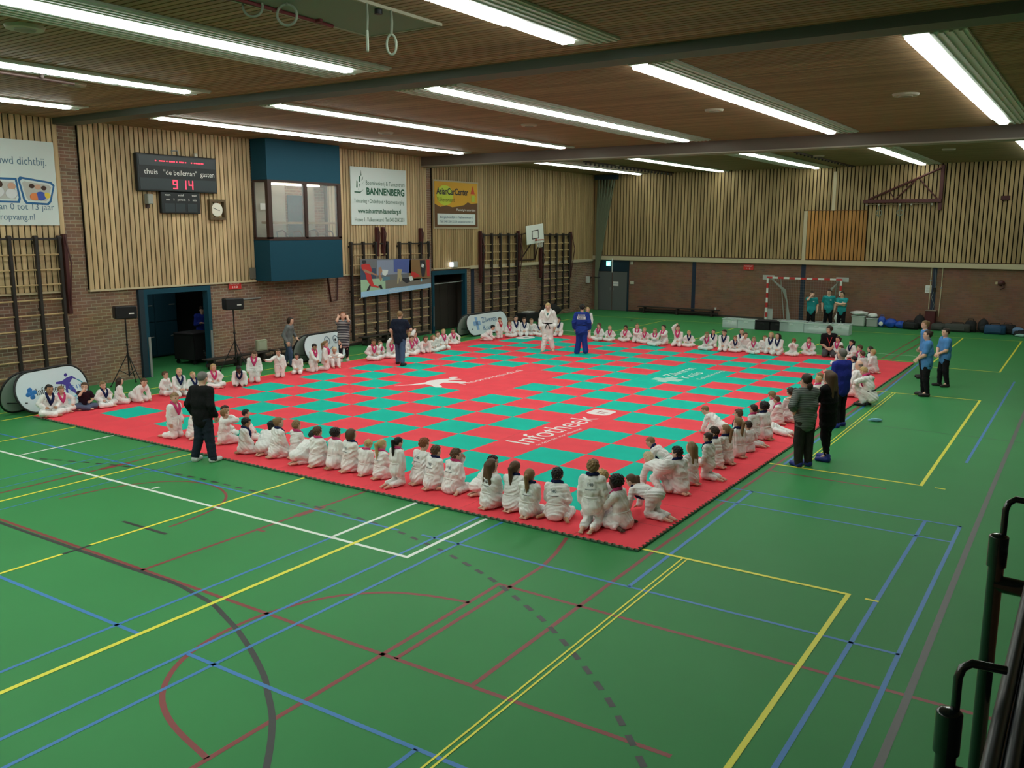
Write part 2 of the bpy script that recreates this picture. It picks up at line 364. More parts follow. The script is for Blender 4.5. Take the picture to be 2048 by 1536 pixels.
slat_panel('wall_back_panel_4',0,YB,-1,-1.10,XR,2.86,ZC,M_slatb,.165,.045,edge=False)
tr=MB(); tr.box(XL+.08,XR,YB-.14,YB,2.62,2.82); tr.build('trim_1',M_trim,kind='structure')
tr=MB(); tr.box(-3.86,-3.70,YB-.095,YB-.04,2.82,5.02); tr.build('trim_2',M_trim,kind='structure')
tr=MB(); tr.box(-2.66,-2.52,YB-.095,YB-.04,5.03,6.72); tr.build('trim_3',M_trim,kind='structure')
tr=MB(); tr.box(XL,XL+.11,15.2,YB-.15,2.52,2.66); tr.build('trim_4',M_trim,kind='structure')
for i,(x0,x1) in enumerate(((-9.16,-8.97),(-3.86,-3.66),(1.68,1.84))):
    c=MB(); c.box(x0,x1,YB-.02,YB+.01,0,2.62); c.build('trim_%d'%(5+i),M_bluec,kind='structure')
c=MB(); c.box(XL-.01,XL+.025,15.36,15.58,0,2.5); c.build('trim_8',M_bluec,kind='structure')
bb=MB(); bb.box(XL,XL+.03,2.2,12.5,0,.1); bb.build('baseboard_left',mat('plinth',(.05,.04,.035)),kind='structure')
bb=MB(); bb.box(-12.6,XR,YB-.03,YB,0,.08); bb.build('baseboard_back',MATS['plinth'],kind='structure')

# ceiling: three bays of slats between two beams
def ceil_bay(name,y0,y1,m,pitch=.125,gap=.026):
    mb=MB(); mb.box(XL-.14,XR,y0,y1,ZC+.05,ZC+.15,1)
    n=round((y1-y0)/pitch); p=(y1-y0)/n
    for i in range(n): mb.box(XL,XR,y0+i*p+gap/2,y0+(i+1)*p-gap/2,ZC,ZC+.05,0)
    return mb.build(name,[m,M_gap],kind='structure')
ceil_bay('ceiling',YN,-2.4,M_ceil); ceil_bay('ceiling_2',-2.0,12.1,M_ceil); ceil_bay('ceiling_3',12.6,YB,M_ceilb)
b=MB(); b.box(XL,XR,-2.46,-1.98,ZC-.15,ZC+.1,0); b.box(XL,XR,-2.02,-1.86,ZC-.06,ZC+.1,0); b.build('beam_1',M_beam,kind='structure')
b=MB(); b.box(XL,XR,12.06,12.62,ZC-.36,ZC+.1,0); b.box(XL,XR,12.03,12.65,ZC-.38,ZC-.34,1); b.build('beam_2',[M_beamb,mat('beam_edge',(.30,.27,.21))],kind='structure')

# ---- ceiling lights
M_tube=mat('lamp_diffuser',(.95,.97,.95),emit=(.93,1.0,.93),estr=11.5)
M_tube2=mat('lamp_diffuser_rear',(.95,.97,.95),emit=(.93,1.0,.90),estr=7.0)
M_house=mat('lamp_housing',(.52,.57,.50),rough=.4)
XS=(-12.0,-7.75,-3.35,1.0,5.25)
PAN=((.25,.05),(.40,.12),(.80,.50),(.02,.50),(.02,.50))
WHERE=('next to the scoreboard wall','second from the scoreboard wall','middle one of its row','fourth from the scoreboard wall','furthest from the scoreboard wall')
BAYS=((-20.6,-3.45,'nearest ceiling bay, before the dark beam'),(-1.2,11.2,'middle ceiling bay between the beams'),(13.4,25.9,'rear ceiling bay by the far wall'))
for bi,(y0,y1,bt) in enumerate(BAYS):
    for xi,x in enumerate(XS):
        if bi==0 and xi==4: continue
        t=empty('ceiling_light',(x,(y0+y1)/2,ZC),0,'long white strip light, %s, %s'%(WHERE[xi],bt),'light','fluorescent strip lights on the wooden ceiling')
        pl,pr=PAN[xi]; hl=(y1-y0)/2; hw=.15
        h=MB(); h.box(-hw-pl,hw+pr,-hl-.1,hl+.25,-.035,-.002)
        for side,wd in ((-1,pl),(1,pr)):    # fluted side wings
            k=int(wd/.12)
            for q in range(k):
                xx=side*(hw+.04+q*.12); h.box(min(xx,xx+side*.05),max(xx,xx+side*.05),-hl-.1,hl+.25,-.055,-.03)
        h.build('housing',M_house,t)
        ns=max(3,round((y1-y0)/1.55)); L=(y1-y0)/ns
        for k in range(ns):
            last=k==ns-1
            d=MB(); w2=hw*(.72 if last else 1); d.rbox(-w2,w2,-hl+k*L+.006,-hl+(k+1)*L-.006-(.1 if last else 0),-.085,-.036,.015)
            d.build('diffuser',M_tube if bi<2 else M_tube2,t)

# ---- round ceiling vents
M_disc=mat('vent_disc',(.42,.37,.29),rough=.5)
for i,(x,y,r,lb) in enumerate(((-4.83,-8.3,.24,'large round ceiling vent in the near left corner of the ceiling'),(-8.95,-5.2,.2,'round ceiling vent between two strip lights near the left'),(4.05,4.8,.24,'round ceiling vent left of the right-hand strip light'),(-.1,5.0,.2,'round ceiling vent left of the fourth strip light'),(-5.3,5.2,.2,'round ceiling vent between second and third strip lights'),(-9.8,4.6,.2,'round ceiling vent between the two strip lights nearest the booth'),(-1.6,19.5,.2,'round ceiling vent in rear bay left of a strip light'),(2.9,19.0,.2,'round ceiling vent in rear bay at the right'),(-10.4,20.0,.2,'round ceiling vent in the rear left bay'))):
    t=empty('ceiling_vent',(x,y,ZC),0,lb,'vent','round vents in the wooden ceiling')
    d=MB(); d.tube((0,0,-.045),(0,0,-.001),r,r+.02,24); d.build('vent_plate',M_disc,t)
    d=MB(); d.tube((0,0,-.06),(0,0,-.04),r*.55,r*.6,20); d.build('vent_core',mat('vent_core',(.25,.22,.17)),t)
# ------------------------------------------------------------------ mat of 300 foam tiles
M_mred=mat('mat_red',(.86,.075,.10),rough=.75,spec=.08,bump=.12,bscale=120,var=.05,vscale=1.5)
M_mgrn=mat('mat_green',(.008,.50,.38),rough=.75,spec=.08,bump=.12,bscale=120,var=.04,vscale=1.5)
M_mside=mat('mat_foam_side',(.30,.25,.19),rough=.9)
M_mlow=mat('mat_foam_underside',(.02,.10,.05),rough=.9)
TOG={(7,2),(9,2),(8,1)}; TOR={(5,5),(3,5),(4,6),(6,6),(3,7),(5,7),(1,1),(-1,1)}; TOG2={(13,10)}
ORD=['first','second','third','fourth','fifth','sixth','seventh','eighth','ninth','tenth','eleventh','twelfth','thirteenth','fourteenth','fifteenth','sixteenth','seventeenth','eighteenth','nineteenth','twentieth']
MT=.04
def teeth_edge(p,q,nrm,n=9,d=.028):
    """outline points along an outer jigsaw edge from p to q (q left out)"""
    out=[];p=Vector(p);q=Vector(q);nv=Vector(nrm);t=(q-p)
    for k in range(n):
        a=p+t*((k+.0)/n);b=p+t*((k+.42)/n);c=p+t*((k+.50)/n);e=p+t*((k+.92)/n)
        out+=[a,b,c-nv*d,e-nv*d]
    return out
TILE_CACHE={}
def tile_mesh(red,edges):
    key=(red,edges)
    if key in TILE_CACHE: return TILE_CACHE[key]
    g=.0015; c=[(-.5+g,-.5+g),(.5-g,-.5+g),(.5-g,.5-g),(-.5+g,.5-g)]; nr=[(0,-1),(1,0),(0,1),(-1,0)]
    pts=[]
    for i in range(4):
        a,b=c[i],c[(i+1)%4]
        if i in edges: pts+= [tuple(v) for v in teeth_edge(a,b,nr[i])]
        else: pts.append(a)
    mb=MB(); n=len(pts)
    mb.add([(x,y,MT) for x,y in pts],[tuple(range(n))],0)
    mid=MT*.45
    mb.add([(x,y,MT) for x,y in pts]+[(x,y,mid) for x,y in pts],[(k,n+k,n+(k+1)%n,(k+1)%n) for k in range(n)],1)
    # lower layer keeps its straight outline so the notches read dark
    low=c; mb.add([(x,y,mid) for x,y in low]+[(x,y,0) for x,y in low],[(k,4+k,4+(k+1)%4,(k+1)%4) for k in range(4)],2)
    mb.add([(x,y,mid) for x,y in low],[(0,1,2,3)],2)
    me=bpy.data.meshes.new('judo_mat_tile'); me.from_pydata(mb.v,[],mb.f)
    for m in (M_mred if red else M_mgrn,M_mside,M_mlow): me.materials.append(m)
    me.polygons.foreach_set('material_index',mb.mi); me.update()
    TILE_CACHE[key]=me; return me
for b in range(-3,12):
    for a in range(-5,15):
        inner=-4<=a<=13 and -2<=b<=10
        grn=inner and (a+b)%2==0
        if (a,b) in TOG or (a,b) in TOG2: grn=True
        if (a,b) in TOR: grn=False
        ed=[]
        if a==-5: ed.append(0)
        if b==-3: ed.append(1)
        if a==14: ed.append(2)
        if b==11: ed.append(3)
        o=bpy.data.objects.new('judo_mat_tile',tile_mesh(not grn,tuple(ed))); COL.objects.link(o)
        o.location=(-(b+.5),a+.5,0)
        row=ORD[a+5]; c=ORD[b+3]
        tag(o,'%s foam mat tile, %s row from near edge, %s from right edge'%('green' if grn else 'red',row,c),'mat tile','green foam mat tiles' if grn else 'red foam mat tiles')
M_print=mat('print_white',(.85,.78,.78),rough=.6)
M_printc=mat('print_mint',(.72,.90,.85),rough=.6)
YX,NX=(0,1,0),(-1,0,0)
zt=MT
# Infotheek
t=empty('mat_print',(-1.5,.4,zt),0,'white word and badge printed on red tiles nearest the front row','print')
def local(o): return Vector(o)-Vector(t.location)
text('lettering','Infotheek',.80,M_print,local((-1.30,-1.0,zt)),YX,NX,t,off=.003,width=2.92)
text('caption','de ideale plek voor informatie',.13,M_print,local((-1.10,-.95,zt)),YX,NX,t,off=.003,width=1.75)
mb=MB(); pts=[]
for cx,cy,a0 in ((.32,.28,0),(.0,.28,90),(.0,0.0,180),(.32,.0,270)):
    for k in range(7):
        an=math.radians(a0+k*15); pts.append((cx+.14*math.cos(an),cy+.14*math.sin(an)))
mb.extrude(pts,local((-1.44,2.40,zt+.001)),YX,NX,(0,0,.002)); mb.build('badge',M_print,t)
text('badge_lettering','IT',.34,mat('print_redgrey',(.45,.08,.10)),local((-1.42,2.40,zt+.003)),YX,NX,t,off=.002,width=.3)
# Zilveren Kruis
t=empty('mat_print',(-2,8.7,zt),0,'pale two-line name with striped cross printed on the large green area','print')
text('lettering','Zilveren',.46,M_printc,local((-2.26,8.12,zt)),YX,NX,t,off=.003,width=1.82)
text('lettering','Kruis',.46,M_printc,local((-1.76,8.12,zt)),YX,NX,t,off=.003,width=1.15)
text('caption','Collectief zorg',.24,M_printc,local((-1.38,8.08,zt)),YX,NX,t,off=.003,width=1.8)
mb=MB()
for k in range(11):   # a cross drawn in slanted strokes
    u=-.40+k*.08; h=.40 if abs(u)<.17 else .15
    mb.extrude([(u-.02-.04*(-h/.4),-h),(u+.022-.04*(-h/.4),-h),(u+.022-.04*(h/.4),h),(u-.02-.04*(h/.4),h)],local((-2.18,7.58,zt+.001)),YX,NX,(0,0,.002))
mb.build('cross',M_printc,t)
# judo figure and web address
t=empty('mat_print',(-7,4.5,zt),0,'white swooping figure and web address printed on the red area','print')
fig=[(-1.25,.86),(-.75,.62),(-.35,.52),(-.05,.62),(.30,.50),(.62,.30),(.66,.08),(.58,-.02),(.45,.10),(.30,.20),(.18,.16),(.30,-.05),(.36,-.32),(.28,-.45),(.12,-.42),(.06,-.16),(-.10,.10),(-.38,.02),(-.55,-.22),(-.70,-.30),(-.78,-.18),(-.62,.08),(-.55,.36),(-.85,.54)]
mb=MB(); mb.extrude(fig,local((-6.95,3.72,zt+.001)),YX,NX,(0,0,.002)); mb.ell(local((-7.33,4.45,zt+.002)),(.12,.16,.002)); mb.build('figure',M_print,t)
text('lettering','l nuonorsquadz.nl',.33,M_print,local((-6.38,3.74,zt)),YX,NX,t,off=.003,width=2.9)
t=empty('mat_print',(-10.72,13.42,zt),0,'white oval badge printed on the green corner by the far row','print')
mb=MB(); mb.ell((0,0,.002),(.36,.44,.003),nu=24); mb.build('badge',M_print,t)
mb=MB(); mb.ell((.05,0,.006),(.12,.14,.003),nu=16); mb.build('badge_core',mat('print_teal',(.02,.25,.22)),t)

# ------------------------------------------------------------------ left wall: doors, corridor, booth
def at_wall(y,z,d=0): return (XL+d,y,z)
M_cup=mat('cupboard_blue',(.012,.055,.085),rough=.45)
M_grey=mat('steel_grey',(.30,.32,.32),rough=.4,metal=.4)
M_black=mat('black_plastic',(.010,.010,.012),rough=.45)
M_blackm=mat('black_matt',(.012,.012,.014),rough=.85)
# first doorway
t=empty('door_frame',(XL,.8,0),0,'petrol blue frame of the open double doorway under the scoreboard','door frame')
f=MB(); y0,y1,z1=D1
f.box(-.02,.10,y0-.8-.0,y0-.8+.16,0,z1); f.build('frame_post',M_bluedk,t)
f=MB(); f.box(-.13,.10,y0-.8+.16,y0-.8+.26,0,z1-.14); f.build('frame_post',M_blue,t)
f=MB(); f.box(-.13,.10,y1-.8-.12,y1-.8,0,z1); f.build('frame_post',M_blue,t)
f=MB(); f.box(-.13,.10,y0-.8+.16,y1-.8-.12,z1-.14,z1); f.build('frame_head',M_blue,t)
for yy in (y0-.8+.2,y1-.8-.1):
    f=MB(); f.box(.10,.13,yy,yy+.07,0,1.15); f.build('guard_strip',M_grey,t)
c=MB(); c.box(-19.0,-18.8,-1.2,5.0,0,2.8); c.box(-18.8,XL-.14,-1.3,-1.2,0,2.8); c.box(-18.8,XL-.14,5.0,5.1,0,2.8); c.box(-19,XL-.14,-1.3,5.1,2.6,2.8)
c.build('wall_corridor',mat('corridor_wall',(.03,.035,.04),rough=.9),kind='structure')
for k,(ya,yb) in enumerate(((1.05,2.24),(2.26,3.08))):
    t=empty('cupboard',(-17.9,(ya+yb)/2,0),0,('wide' if k==0 else 'narrow')+' petrol blue cupboard in the corridor behind the doorway','cupboard','corridor cupboards')
    h=(yb-ya)/2
    q=MB(); q.box(-.6,0,-h,h,.04,2.15); q.build('body',M_cup,t)
    for (za,zb) in ((.08,1.16),(1.18,2.12)):
        d=MB(); d.rbox(0,.025,-h+.015,h-.015,za,zb,.01); d=d.build('door',M_cup,t)
        d2=MB(); d2.rbox(.025,.05,h-.30,h-.08,(za+zb)/2+.05,(za+zb)/2+.085,.01); d2.build('handle',M_grey,d)
t=empty('corridor_fill_light',(-16.6,1.5,2.58),0,'added unseen light brightening the corridor behind the first doorway','light')  # unseen light box, added to brighten the corridor behind the doorway
q=MB(); q.rbox(-.15,.15,-.6,.6,-.06,-.001,.01); q.build('diffuser',mat('corridor_fill',(.9,.9,.88),emit=(1,.98,.92),estr=4.5),t)
# second doorway
t=empty('door_frame',(XL,13.85,0),0,'petrol blue frame of the dark doorway beside the wall bars','door frame')
y0,y1,z1=D2; a,b2=y0-13.85,y1-13.85
for ya,yb in ((a,a+.13),(b2-.13,b2)):
    f=MB(); f.box(-.13,.06,ya,yb,0,z1); f.build('frame_post',M_blue,t)
f=MB(); f.box(-.13,.06,a+.13,b2-.13,z1-.17,z1); f.build('frame_head',M_blue,t)
f=MB(); f.tube((-.02,a+.2,1.98),(-.02,b2-.2,2.02),.018); f.build('rail',M_grey,t)
f=MB(); f.tube((.08,a+.05,.3),(.08,a+.05,1.1),.02); f.build('pull_bar',M_grey,t)
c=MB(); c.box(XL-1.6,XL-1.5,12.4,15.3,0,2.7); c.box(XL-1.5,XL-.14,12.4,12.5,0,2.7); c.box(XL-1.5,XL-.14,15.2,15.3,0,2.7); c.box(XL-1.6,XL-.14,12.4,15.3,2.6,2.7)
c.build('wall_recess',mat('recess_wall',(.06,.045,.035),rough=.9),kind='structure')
t=empty('folding_door',(XL-.5,13.85,0),0,'dark brown closed door leaf inside the second doorway','door')
for k in range(4):
    q=MB(); q.rbox(-.05,.0,-1.15+k*.58,-1.15+k*.58+.56,.02,2.0,.01); q.build('leaf',mat('door_brown',(.030,.022,.018),rough=.6),t)

# control booth
t=empty('control_booth',(XL,(BK0+BK1)/2,2.5),0,'petrol blue control booth with windows projecting high on the wall','booth')
hb=(BK1-BK0)/2; D=.80; Z0=.06; Z1=ZC-2.5-.01; WB,WT=1.38,3.12
M_brn=mat('booth_frame_brown',(.045,.022,.018),rough=.5)
M_glass=mat('booth_glass',(.9,.95,.95),rough=.02,alpha=.14,spec=.6)
q=MB(); q.box(0,D,-hb,hb,Z0,WB-.04); q.build('lower_panel',M_blue,t)
q=MB(); q.box(.10,D,-hb,hb,WT+.06,Z1); q.build('upper_panel',M_blue,t)
q=MB()
q.box(D-.09,D+.01,-hb,hb,WB-.05,WB+.05); q.box(0.1,D-.09,-hb,-hb+.08,WB-.05,WB+.05); q.box(.1,D-.09,hb-.08,hb,WB-.05,WB+.05)
q.build('window_sill',M_brn,t)
q=MB(); q.box(D-.09,D+.01,-hb,hb,WT,WT+.07); q.box(.1,D-.09,-hb,-hb+.08,WT,WT+.07); q.box(.1,D-.09,hb-.08,hb,WT,WT+.07)
q.build('window_head',M_brn,t)
for yy,wd in ((-hb,.15),(-.06,.11),(hb-.15,.15)):
    q=MB(); q.box(D-.12,D+.01,yy,yy+wd,WB,WT); q.build('mullion',M_brn,t)
for yy in (-hb,hb-.06):
    q=MB(); q.box(.09,.17,yy,yy+.06,WB,WT); q.build('mullion',M_brn,t)
for ya,yb in ((-hb+.15,-.06),(.05,hb-.15)):
    q=MB(); q.box(D-.05,D-.044,ya,yb,WB+.05,WT); q.build('window_pane',M_glass,t)
for yy in (-hb+.03,hb-.035):
    q=MB(); q.box(.17,D-.12,yy,yy+.006,WB+.05,WT); q.build('window_pane',M_glass,t)
q=MB(); q.box(.085,.10,-hb,-.25,WB,WT); q.box(.085,.10,.75,hb-.55,WB,WT); q.build('back_wall',mat('booth_plaster',(.34,.31,.25),rough=.9),t)
q=MB(); q.box(.085,.105,-.15,.65,WB,WT-.35); q.build('back_door',M_cup,t)
q=MB(); q.box(D-.45,D-.13,-hb+.1,hb-.1,WB+.46,WB+.53); q.build('desk_rail',mat('booth_rail',(.22,.15,.08)),t)
q=MB(); q.box(.2,.21,-hb+.2,-hb+.55,WB+.9,WB+1.1); q.build('notice',mat('paper',(.8,.8,.78)),t)
q=MB(); q.box(.0,D-.1,-hb+.05,hb-.05,WT+.02,WT+.05); q.build('booth_ceiling',mat('booth_ceil',(.5,.46,.4)),t)
q=MB()
for yy in (-.5,.5): q.rbox(.3,.42,yy-.5,yy+.5,WT-.06,WT+.0,.01)
q.build('ceiling_lamp',mat('booth_lamp',(.9,.9,.85),emit=(1,.95,.85),estr=3.0),t)
for yy,zz in ((-1.0,.22),(-.3,.2),(.4,.24),(1.1,.2)):
    q=MB(); q.path([(.5,yy,WB),(.5,yy,WB+zz),(.55,yy+.2,WB+zz+.04),(.5,yy+.36,WB+zz-.05),(.5,yy+.36,WB)],.022); q.build('chair_back',M_black,t)
# folded bracket under the booth
t=empty('wall_bracket',(XL,7.1,2.1),0,'dark red folding bracket on the bricks under the booth','bracket')
M_dred=mat('dark_red_steel',(.065,.014,.014),rough=.45)
q=MB(); q.path([(.03,-.15,.45),(.05,-.05,-.42),(.1,.2,-.40),(.06,.3,.45)],.028); q.build('bar',M_dred,t)
q=MB(); q.box(0,.04,-.25,.4,.42,.5); q.build('mount_plate',M_dred,t)

# scoreboard
M_board=mat('scoreboard_black',(.012,.016,.018),rough=.45)
M_panel=mat('scoreboard_panel',(.030,.042,.048),rough=.35)
M_led=mat('led_red',(.9,.03,.06),emit=(1,.04,.08),estr=1.6)
M_wht=mat('white_lettering',(.82,.82,.78),rough=.6)
t=empty('scoreboard',(XL+.09,1.03,5.22),0,'black electronic scoreboard showing red 9 14 on the slatted wall','scoreboard')
q=MB(); q.rbox(0,.16,-1.31,1.31,0,1.02,.02); q.build('case',M_board,t)
q=MB(); q.box(.16,.168,-1.25,1.25,.70,.97); q.build('display_panel',M_panel,t)
q=MB(); q.box(.16,.168,-1.25,1.25,.05,.36); q.build('display_panel',M_panel,t)
for s,yy,wd in (('thuis',-1.12,.43),('"de belleman"',-.50,1.10),('gasten',.72,.48)): text('lettering',s,.20,M_wht,(.168,yy,.465),(0,1,0),(0,0,1),t,width=wd)
def seg7(mb,ch,o,w,h,th=.028):
    S={'9':'abcdfg','1':'bc','4':'bcfg'}[ch]
    R={'a':(0,h-th,w,h),'b':(w-th,h/2,w,h),'c':(w-th,0,w,h/2),'d':(0,0,w,th),'f':(0,h/2,th,h),'g':(0,h/2-th/2,w,h/2+th/2)}
    for s in S:
        a=R[s]; mb.box(o[0],o[0]+.004,o[1]+a[0],o[1]+a[2],o[2]+a[1],o[2]+a[3])
q=MB(); seg7(q,'9',(.168,-.22,.08),.15,.25); q.build('led_digit',M_led,t)
q=MB(); seg7(q,'1',(.168,.10,.08),.12,.25); q.build('led_digit',M_led,t)
q=MB(); seg7(q,'4',(.168,.30,.08),.15,.25); q.build('led_digit',M_led,t)
q=MB()
for yy in (-.75,-.62,-.57,-.52,-.47,-.39,-.30,-.25,-.20,-.15,-.07,.03,.08,.13,.22,.42,.52,.58,.64,.70,.76,.81): q.box(.168,.172,yy,yy+.035,.82,.85)
q.build('led_row',M_led,t)
q=MB(); q.path([(.05,-.1,1.02),(.05,-.12,1.15),(.05,.08,1.16),(.05,.1,1.02)],.02); q.build('cable_bracket',M_grey,t)
q=MB(); q.rbox(.03,.1,.62,.72,1.02,1.12,.01); q.build('sensor_box',mat('cream_plastic',(.55,.52,.42)),t)
t=empty('period_board',(XL+.09,1.08,4.62),0,'smaller black board of sets and periods hanging below the scoreboard','scoreboard')
q=MB(); q.rbox(0,.13,-.65,.65,0,.60,.015); q.build('case',M_board,t)
for s,yy,zz in (('team',-.52,.49),('actief',-.1,.49),('team',.36,.49),('sets',-.50,.36),('S',-.26,.36),('periode',-.12,.36),('S',.24,.36),('sets',.38,.36)): text('lettering',s,.085,M_wht,(.13,yy,zz),(0,1,0),(0,0,1),t)
for yy in (-.55,-.2,.2):
    q=MB(); q.box(.13,.135,yy,yy+.32,.05,.28); q.build('display_panel',M_panel,t)
# small wall things
t=empty('wall_spotlight',(XL+.09,.05,4.84),0,'small grey box light on the slats left of the period board','light')
q=MB(); q.rbox(0.02,.2,-.09,.09,.02,.30,.02); q.build('housing',mat('grey_box',(.30,.31,.28)),t)
q=MB(); q.box(0,.05,-.05,.05,-.08,.03); q.build('bracket',M_brn,t)
t=empty('wall_clock',(XL+.09,2.36,4.45),0,'round white clock in a square wooden frame beside the period board','clock')
q=MB(); 
for a in ((-.29,-.22,0,.60),(.22,.29,0,.60),(-.22,.22,0,.07),(-.22,.22,.53,.60)): q.box(0,.11,a[0],a[1],a[2],a[3])
q.build('frame',mat('clock_frame',(.11,.075,.035)),t)
q=MB(); q.tube((.02,0,.30),(.06,0,.30),.20,None,28); q.build('dial',mat('clock_dial',(.78,.77,.66)),t)
for an,ln in ((255,.10),(70,.15)):
    q=MB(); a=math.radians(an); q.box(.061,.064,-.008,.008,0,ln,M=Matrix.Translation((0,0,.30))@Matrix.Rotation(a,4,'X')); q.build('hand',M_black,t)
def redsign(loc,axis,label):
    t=empty('wall_sign',loc,0 if axis==1 else -PI/2,label,'sign')
    q=MB(); q.rbox(0,.015,-.24,.24,0,.24,.006); q.build('plate',mat('sign_red',(.62,.035,.03)),t)
    text('lettering','NOODUIT',.085,M_wht,(.015,-.2,.15),(0,1,0),(0,0,1),t,width=.40)
    text('lettering','112',.09,M_wht,(.015,-.1,.04),(0,1,0),(0,0,1),t,width=.2)
redsign((XL+.03,2.96,2.33),1,'red emergency sign on the bricks right of the first doorway')
redsign((-6.33,YB-.04,2.30),0,'red emergency sign on the rear brick wall')
t=empty('conduit',(XL,3.45,2.0),0,'short grey conduit on the bricks above the right loudspeaker','conduit')
q=MB(); q.tube((.03,-.35,.0),(.03,.5,.0),.025); q.build('pipe',M_grey,t)
t=empty('emergency_light',(XL+.09,13.93,2.62),0,'small white emergency light box above the second doorway','light')
q=MB(); q.rbox(0,.10,-.05,.30,0,.24,.02); q.build('housing',mat('pale_grey_box',(.42,.44,.42)),t)
q=MB(); q.rbox(.02,.14,-.20,-.05,.04,.22,.02); q.build('lamp',mat('emergency_lamp',(.9,.95,.95),emit=(.85,.95,1),estr=2.5),t)
t=empty('air_grille',(XL+.09,3.6,2.62),0,'grey grille low on the slats beside the booth','grille')
q=MB(); q.rbox(0,.03,-.10,.14,0,.36,.01); q.build('frame',mat('grille_grey',(.14,.13,.10)),t)

# ------------------------------------------------------------------ hanging banners
M_ban=mat('banner_white',(.66,.74,.73),rough=.6)
M_tgrn=mat('print_dark_green',(.012,.10,.055)); M_tblu=mat('print_slate_blue',(.10,.19,.27)); M_tnavy=mat('print_blue',(.02,.13,.33))
Y1,Z1v=(0,1,0),(0,0,1)
def sheet(t,y0,y1,z0,z1,m,th=.02,name='sheet'):
    q=MB(); q.box(0,th,y0,y1,z0,z1); return q.build(name,m,t)
t=empty('wall_banner',(XL+.10,-4.0,4.27),0,'white childcare banner with photo ovals at the left end of the wall','banner')
sheet(t,-2.0,1.49,0,2.06,M_ban)
text('lettering','Vertrouwd dichtbij.',.27,M_tblu,(.02,-.60,1.47),Y1,Z1v,t,width=1.87)
text('lettering','Kinderopvang van 0 tot 13 jaar',.22,M_tblu,(.02,-1.36,.38),Y1,Z1v,t,width=2.74)
text('lettering','www.kinderopvang.nl',.23,M_tblu,(.02,-.92,.13),Y1,Z1v,t,width=1.78)
def blob(pts,o,m,t,name,th=.003):
    q=MB(); q.extrude(pts,o,Y1,Z1v,(th,0,0)); return q.build(name,m,t)
for oy,pts in ((.10,[(-.42,.48),(.40,.48),(.46,-.02),(.42,-.12),(-.42,-.12),(-.50,.0)]),(.98,[(-.46,.46),(-.40,.52),(.38,.42),(.46,.34),(.34,-.08),(.26,-.16),(-.30,-.14),(-.36,-.06)])):
    blob(pts,(.021,oy,.66),M_tnavy,t,'photo_border')
    blob([(p[0]*.88,.16+(p[1]-.16)*.84) for p in pts],(.025,oy,.66),M_ban,t,'photo_mat')
    blob([(p[0]*.78,.16+(p[1]-.16)*.70) for p in pts],(.029,oy,.66),mat('photo_tone',(.50,.50,.47)),t,'photo')
for y,z,r,c in ((.02,.98,.13,'hair'),(.02,.80,.16,'shirtw'),(.36,.94,.10,'skinp'),(.34,.76,.15,'shirtw'),(-.1,.66,.14,'redp'),(.85,.96,.07,'hair'),(1.0,.94,.08,'skinp'),(1.15,.92,.07,'hair'),(.90,.70,.12,'orangep'),(1.06,.72,.14,'bluep'),(1.22,.74,.09,'yellowp')):
    cc={'hair':(.06,.03,.02),'shirtw':(.7,.72,.75),'skinp':(.6,.35,.25),'redp':(.5,.03,.05),'orangep':(.8,.25,.08),'bluep':(.05,.10,.45),'yellowp':(.8,.6,.08)}[c]
    q=MB(); q.ell((.032,y,z),(.004,r,r*.8)); q.build('photo_shape',mat('photo_'+c,cc),t)
t=empty('wall_banner',(XL+.10,9.61,4.33),0,'white nursery banner with dark green lettering above the wall bars','banner')
sheet(t,-1.50,1.50,0,2.03,M_ban)
text('lettering','Boomkwekerij & Tuincentrum',.22,M_tgrn,(.02,-.72,1.42),Y1,Z1v,t,width=2.12)
text('lettering','BANNENBERG',.34,M_tgrn,(.02,-.70,1.08),Y1,Z1v,t,width=2.08,bold=.012)
text('lettering','Tuinaanleg • Onderhoud • Boomverzorging',.20,M_tgrn,(.02,-1.35,.78),Y1,Z1v,t,width=2.7)
text('lettering','www.tuincentrum-bannenberg.nl',.23,M_tgrn,(.02,-1.17,.42),Y1,Z1v,t,width=2.33,bold=.006)
text('lettering','Hoeve 1  Valkenswaard  Tel.040-2043203',.21,M_tgrn,(.02,-1.33,.12),Y1,Z1v,t,width=2.68)
q=MB()
for p in ([(-1.32,1.13),(-1.02,1.12),(-.85,1.25),(-1.0,1.17),(-1.32,1.17)],[(-1.22,1.3),(-1.15,1.3),(-1.15,1.52),(-1.2,1.55)],[(-1.13,1.22),(-1.0,1.45),(-1.04,1.45)],[(-1.08,1.5),(-1.03,1.5),(-1.0,1.72),(-1.06,1.7)],[(-.9,1.45),(-.84,1.5),(-.78,1.6),(-.84,1.5),(-.92,1.42)],[(-.98,1.72),(-.94,1.74),(-.96,1.92)],[(-.95,1.55),(-.88,1.6),(-.86,1.7)]): q.extrude(p,(.021,0,0),Y1,Z1v,(.003,0,0))
q.build('plant_emblem',M_tgrn,t)
t=empty('wall_banner',(XL+.10,14.25,4.20),0,'orange and brown car dealer banner above the second doorway','banner')
sheet(t,-1.51,1.51,0,1.92,mat('banner_frame',(.42,.36,.24)))
q=MB(); q.box(.02,.028,-1.45,1.45,.06,1.86); q.build('print',mat('banner_brown',(.12,.055,.018)),t)
ridge=[(-1.45,.98),(-1.1,.86),(-.7,.93),(-.3,.86),(.1,.90),(.5,.96),(.75,1.08),(1.0,1.02),(1.45,1.06)]
blob(ridge+[(1.45,1.86),(-1.45,1.86)],(.028,0,0),mat('banner_orange',(.62,.33,.02)),t,'sky_print')
q=MB(); q.ell((.032,-.78,1.32),(.003,.55,.40),nu=24); q.build('sun_print',mat('banner_lime',(.52,.62,.05)),t)
